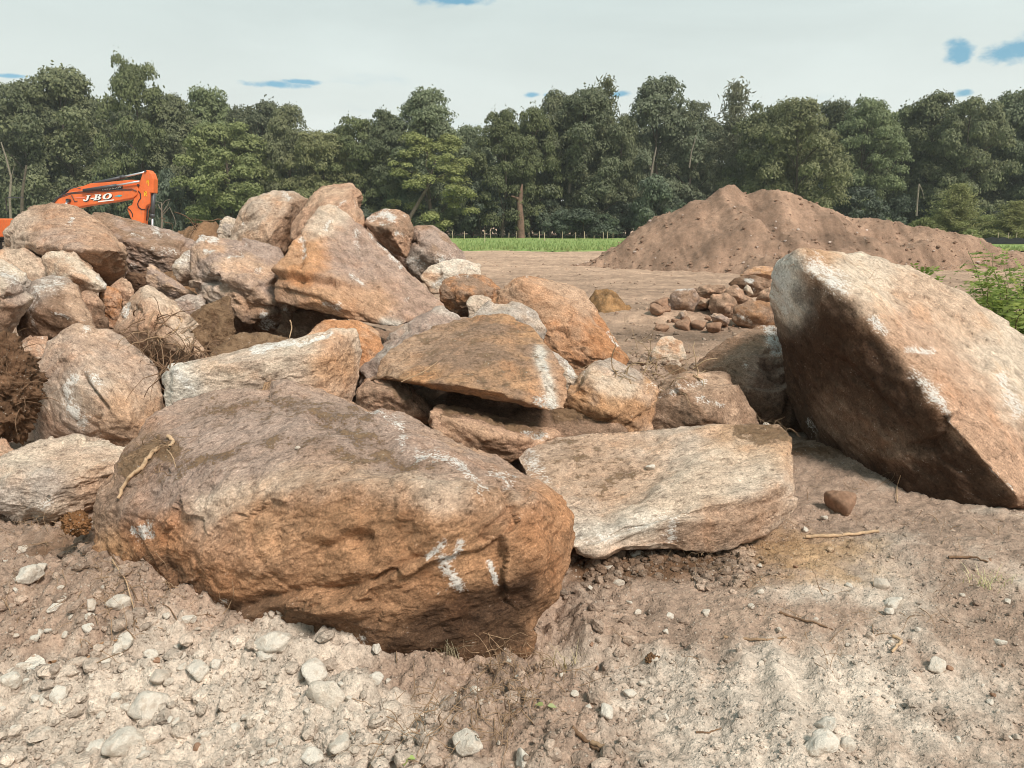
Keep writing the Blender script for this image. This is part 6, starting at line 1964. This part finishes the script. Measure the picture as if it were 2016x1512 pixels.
# ------------------------------------------------------------------ sticks, roots and straw
def stick(label, pts, r0, r1, mat, name='stick', lift=0.004, group='sticks on the ground', hit=False, bend=0.0):
    """pts: picture points; each rests on whatever is there"""
    W = []
    for q in pts:
        if len(q) == 3:
            W.append(P(*q))
        elif hit:
            p, nr = first_hit(*q)
            W.append(p + nr * (r0 * 0.8 + lift))
        else:
            Yg = ground_Y(q[1])
            for _ in range(4):
                p = P(q[0], q[1], Yg)
                Yg = ground_Y(q[1], float(ground_h([p[0]], [Yg])[0]) + r0)
            p = P(q[0], q[1], Yg)
            W.append(np.array([p[0], p[1], float(ground_h([p[0]], [p[1]])[0]) + r0 * 0.6 + lift]))
    W = np.array(W)
    t = np.linspace(0, len(W) - 1, len(W) * 4)
    S = np.stack([np.interp(t, np.arange(len(W)), W[:, k]) for k in range(3)], 1)
    for _ in range(2):
        S[1:-1] = (S[:-2] + 2 * S[1:-1] + S[2:]) / 4
    S[1:-1] += rsS.normal(0, r0 * 0.25, S[1:-1].shape)
    rr = np.linspace(r0, r1, len(S)) * rsS.uniform(.85, 1.15, len(S))
    V, F = tube(S, rr, 7)
    b = S.mean(0)
    o = link(name, mesh_np(name, V - b, F, True), mat, None, tuple(b))
    tag(o, label, name, group)
    return o


stick('forked pale stick lying down the shoulder of the huge brown boulder', [(318, 880), (296, 900), (280, 926), (262, 938), (245, 955), (236, 982)], 0.011, 0.008, M_STICK, hit=True)
stick('short pale stub of root at the upper end of the forked stick', [(334, 862), (340, 872), (338, 880)], 0.010, 0.007, M_STICK, hit=True)
stick('thin hanging rootlet beside the forked pale stick', [(331, 885), (340, 900), (347, 922)], 0.003, 0.002, M_STICK, hit=True, name='rootlet')
stick('straight pale stick on the orange soil before the pyramid-shaped stone', [(1586, 1058), (1640, 1054), (1690, 1050), (1730, 1046)], 0.010, 0.009, M_STICK)
stick('long thin dark twig lying on the bare brown ground', [(1425, 1254), (1470, 1257), (1510, 1259), (1548, 1257)], 0.006, 0.004, M_TWIG)
stick('crooked root across the slope above the bare brown ground', [(1535, 1205), (1560, 1216), (1600, 1224), (1640, 1240)], 0.006, 0.003, M_ROOT)
stick('curled pale root end on the bank near the long thin twig', [(1758, 1252), (1775, 1262), (1768, 1276), (1756, 1282)], 0.007, 0.005, M_STICK)
stick('dark stick on the far bank under the leaning slab', [(1868, 1096), (1905, 1098), (1945, 1108)], 0.008, 0.004, M_ROOT)
stick('short knobbly pale stick standing in the root litter', [(998, 1350), (1004, 1372), (1006, 1395), (1010, 1404)], 0.010, 0.008, M_BARKPALE)
stick('dark twig beside the curved crack of the ribbed pale strip', [(1370, 1438), (1395, 1440), (1420, 1434)], 0.004, 0.002, M_ROOT)
stick('rusty split stick on the crest of the pale slope', [(100, 1318), (130, 1300), (165, 1288), (200, 1272), (232, 1240)], 0.007, 0.004, simple_mat('rusty_stick', (0.34, 0.19, 0.10), .9, .3, 30))
stick('long thin pale stem arching over the soil before the huge boulder', [(222, 1108), (238, 1140), (252, 1178), (266, 1210), (270, 1235)], 0.004, 0.002, M_STICK, lift=0.02)
stick('dark twig leaning in the brown soil before the huge boulder', [(220, 1105), (240, 1128), (268, 1158)], 0.004, 0.002, M_ROOT, lift=0.02)
stick('dark thin twig pointing down the brown soil near the egg-shaped stone', [(322, 1202), (336, 1218), (352, 1228)], 0.003, 0.002, M_ROOT)
stick('pale strand of root crossing the soil below the low wide buff rock', [(-10, 1010), (30, 1022), (60, 1026), (110, 1024), (128, 1022)], 0.006, 0.004, M_STICK, name='root')
stick('brown bark strip at the lower edge below the bare strip', [(1125, 1432), (1150, 1455), (1180, 1478)], 0.010, 0.005, M_ROOT)
stick('second brown bark strip crossing near the first', [(1165, 1462), (1195, 1472), (1225, 1482)], 0.009, 0.004, M_TWIG)
stick('dark root loop on the flank of the low rust-brown rock', [(702, 765), (730, 752), (765, 742), (790, 748), (803, 762), (812, 790)], 0.008, 0.005, M_ROOT, hit=True, name='root')
stick('long hair-thin root trailing from the overhanging block', [(790, 752, 4.5), (830, 735, 4.5), (862, 712, 4.55)], 0.003, 0.002, M_STICK, name='root')
stick('pale curled root looping off the pointed tan boulder', [(304, 664), (330, 662), (348, 648), (358, 630), (354, 624)], 0.007, 0.005, M_STICK, hit=True, name='root')
stick('dangling pale root in the dark gap under the triangular slab', [(571, 630, 5.9), (575, 645, 5.9), (570, 665, 5.85)], 0.006, 0.004, M_STICK, name='root')
stick('loose stalk standing before the leaning slab', [(1766, 990), (1764, 960), (1774, 936)], 0.004, 0.002, M_STICK, hit=True, name='stalk')


def tangle(name, label, regions, n, seed, r, L, mat, hit=True, droop=0.4, lift=0.03, kind='stuff', cat=None):
    rs = np.random.RandomState(seed)
    parts = []
    seeds = []
    for (cx, cy, rx, ry, k) in regions:
        for _ in range(max(3, int(n * k / 12))):
            p, nr = first_hit(cx + rs.normal() * rx, cy + rs.normal() * ry)
            seeds.append((p, nr, k))
    W = np.array([s[2] for s in seeds], float)
    for i in rs.choice(len(seeds), n, p=W / W.sum()):
        p, nr, _ = seeds[i]
        p = p + rs.normal(0, 0.03, 3) + nr * rs.uniform(0.0, lift)
        d = rs.normal(size=3) + nr * 0.4
        d[2] += rs.uniform(-droop, droop)
        d /= np.linalg.norm(d)
        m = rs.randint(5, 9)
        seg = L * rs.uniform(.4, 1.3) / m
        pts = [p - nr * 0.015]
        for _ in range(m):
            d = d + rs.normal(0, .28, 3) + np.array([0, 0, -0.10])
            d /= np.linalg.norm(d)
            pts.append(pts[-1] + d * seg)
        r0 = r * rs.uniform(.5, 1.5)
        parts.append(tube(pts, np.linspace(r0, r0 * .4, len(pts)), 4))
    V, F = join(parts)
    tag(link(name, mesh_np(name, V, F, True), mat), label, cat, None, kind)


tangle('root_tangle', 'matted dead roots hanging on the soil clod at the picture edge', [(20, 720, 26, 40, 3), (35, 800, 16, 40, 2), (12, 860, 14, 20, 1), (50, 690, 22, 14, 1)], 44, 3, 0.003, 0.24, M_ROOT)
tangle('root_tangle', 'dry roots and twigs caught between the pointed tan boulder and the long pale block', [(320, 700, 26, 14, 3), (290, 650, 22, 20, 1.6), (360, 690, 20, 14, 2), (345, 715, 26, 8, 2)], 120, 4, 0.0045, 0.30, M_ROOT)
tangle('root_tangle', 'pale dry stalks lying on the pointed tan boulder', [(345, 660, 18, 18, 2), (375, 685, 16, 10, 2), (320, 640, 18, 10, 1)], 26, 14, 0.005, 0.34, M_TWIG)
tangle('root_tangle', 'dead roots and litter on the ground in front of the huge brown boulder', [(1010, 1360, 45, 40, 3), (900, 1420, 70, 40, 3), (1040, 1320, 50, 26, 2), (960, 1290, 60, 8, 1.5), (800, 1440, 60, 30, 1)], 480, 5, 0.0017, 0.14, M_TWIG, lift=0.012, droop=0.1)
tangle('root_tangle', 'fine dead stems on the brown soil beside the huge brown boulder', [(220, 1180, 90, 50, 3), (60, 1050, 60, 26, 2), (120, 1120, 60, 40, 1), (300, 1160, 40, 30, 1)], 260, 6, 0.0018, 0.15, M_TWIG, lift=0.012, droop=0.1)
tangle('root_tangle', 'fine dead stems and straw on the bare ground below the slabs', [(1650, 1220, 90, 40, 2), (1400, 1110, 90, 20, 2), (1850, 1180, 110, 60, 2), (1600, 1040, 60, 30, 1), (1300, 1300, 120, 60, 1), (1900, 1050, 80, 20, 1.5)], 230, 7, 0.0016, 0.14, M_TWIG, lift=0.012, droop=0.1)
tangle('root_tangle', 'wiry rootlets and soil fibres on the shoulder of the huge brown boulder', [(320, 880, 24, 10, 3), (280, 905, 22, 14, 2)], 70, 8, 0.0018, 0.10, M_TWIG, lift=0.015)
tangle('root_tangle', 'dry grass and roots on the soil clod below the angular cream stone', [(1245, 680, 18, 12, 2), (1300, 745, 30, 16, 3)], 90, 9, 0.004, 0.30, M_STRAW)
tangle('root_tangle', 'straw and roots sticking out of the heap behind the dark reddish slab', [(415, 437, 20, 4, 2), (380, 440, 30, 5, 2)], 36, 10, 0.009, 0.4, M_ROOT, droop=0.6)
tangle('root_tangle', 'fine root hairs along the dirty corner of the wide pale slab', [(1490, 850, 40, 6, 2), (1400, 1085, 40, 5, 1)], 70, 11, 0.0014, 0.09, M_TWIG)
tangle('root_tangle', 'fibrous rootlets caught in the dark face of the leaning slab', [(1700, 700, 60, 90, 1), (1700, 960, 50, 14, 2), (1570, 505, 22, 6, 1)], 40, 12, 0.0016, 0.12, M_TWIG)


# grass tuft and weeds at the foot of the boulder
def tuft(label, px, py, n, h, seed, mat, spread=0.05, name='grass_tuft'):
    rs = np.random.RandomState(seed)
    Yg = ground_Y(py, 0.02)
    p = P(px, py, Yg)
    p[2] = float(ground_h([p[0]], [p[1]])[0])
    Vs, Fs = [], []
    for i in range(n):
        a, L = rs.uniform(0, 6.28), h * rs.uniform(.4, 1.15)
        d = np.array([math.cos(a), math.sin(a), 0]) * rs.uniform(.15, .95)
        b = np.array([rs.normal(0, spread * .5), rs.normal(0, spread * .3), 0])
        w = np.array([-math.sin(a), math.cos(a), 0]) * 0.0022
        o = len(Vs)
        for k in range(4):
            t = k / 3
            c = b + d * L * t ** 1.6 + np.array([0, 0, L * (t - .35 * t * t)])
            Vs += [c - w * (1 - t * .85), c + w * (1 - t * .85)]
        for k in range(3):
            Fs.append((o + 2 * k, o + 2 * k + 1, o + 2 * k + 3, o + 2 * k + 2))
    o = link(name, mesh_np(name, np.array(Vs), np.array(Fs), True), mat, None, tuple(p))
    tag(o, label, 'grass tuft', None)


M_GRASSY = leaf_material('tuft_blades', (0.30, 0.27, 0.10), (0.62, 0.54, 0.28), 0.3)
tuft('dry yellow-green grass tuft growing at the foot of the huge brown boulder', 885, 1272, 60, 0.13, 4, M_GRASSY)
tuft('withered grass tuft on the bank under the leaning slab', 1945, 1160, 50, 0.10, 5, M_GRASSY, 0.10)
tuft('sparse dry grass beside the wide pale slab and the huge boulder', 1115, 1280, 18, 0.14, 6, M_GRASSY, 0.08)


def weed(label, px, py, n, size, seed, lift=0.02):
    rs = np.random.RandomState(seed)
    Yg = ground_Y(py, 0.02)
    p = P(px, py, Yg)
    p[2] = float(ground_h([p[0]], [p[1]])[0])
    root = link('weed', None, None, None, tuple(p))
    tag(root, label, 'weed')
    for i in range(n):
        a = 6.28 * i / n + rs.uniform(-.4, .4)
        d = np.array([math.cos(a), math.sin(a), 0])
        s = np.array([-d[1], d[0], 0])
        c = d * size * .5 + np.array([0, 0, lift])
        pts = [np.zeros(3), d * size * .2 + np.array([0, 0, lift])]
        V, F = tube(pts, 0.0012, 4)
        link('stalk', mesh_np('stalk', V, F, True), M_TWIG, root)
        ring_ = [(0, 0), (.25, .38), (.6, .42), (1, 0), (.6, -.42), (.25, -.38)]
        V = [pts[1] + d * size * u + s * size * v * .9 + np.array([0, 0, .25 * abs(v) * size - .2 * u * u * size]) for u, v in ring_]
        link('leaf', mesh_np('leaf', np.array(V), [np.array([(0, 1, 2, 3)]), np.array([(0, 3, 4, 5)])], False), M_WEED, root)


M_WEED = leaf_material('weed_leaf', (0.24, 0.30, 0.09), (0.40, 0.44, 0.16), 0.3)
weed('small green seedling with a few leaves near the lower picture edge', 798, 1490, 5, 0.028, 1)
weed('pale green weed leaf in the root litter', 1074, 1378, 2, 0.034, 2)
weed('single round weed leaf above the dry grass tuft', 916, 1262, 1, 0.026, 3, 0.05)
weed('yellowish weed leaf on the bare ground beside the huge brown boulder', 1077, 1274, 2, 0.022, 4, 0.015)
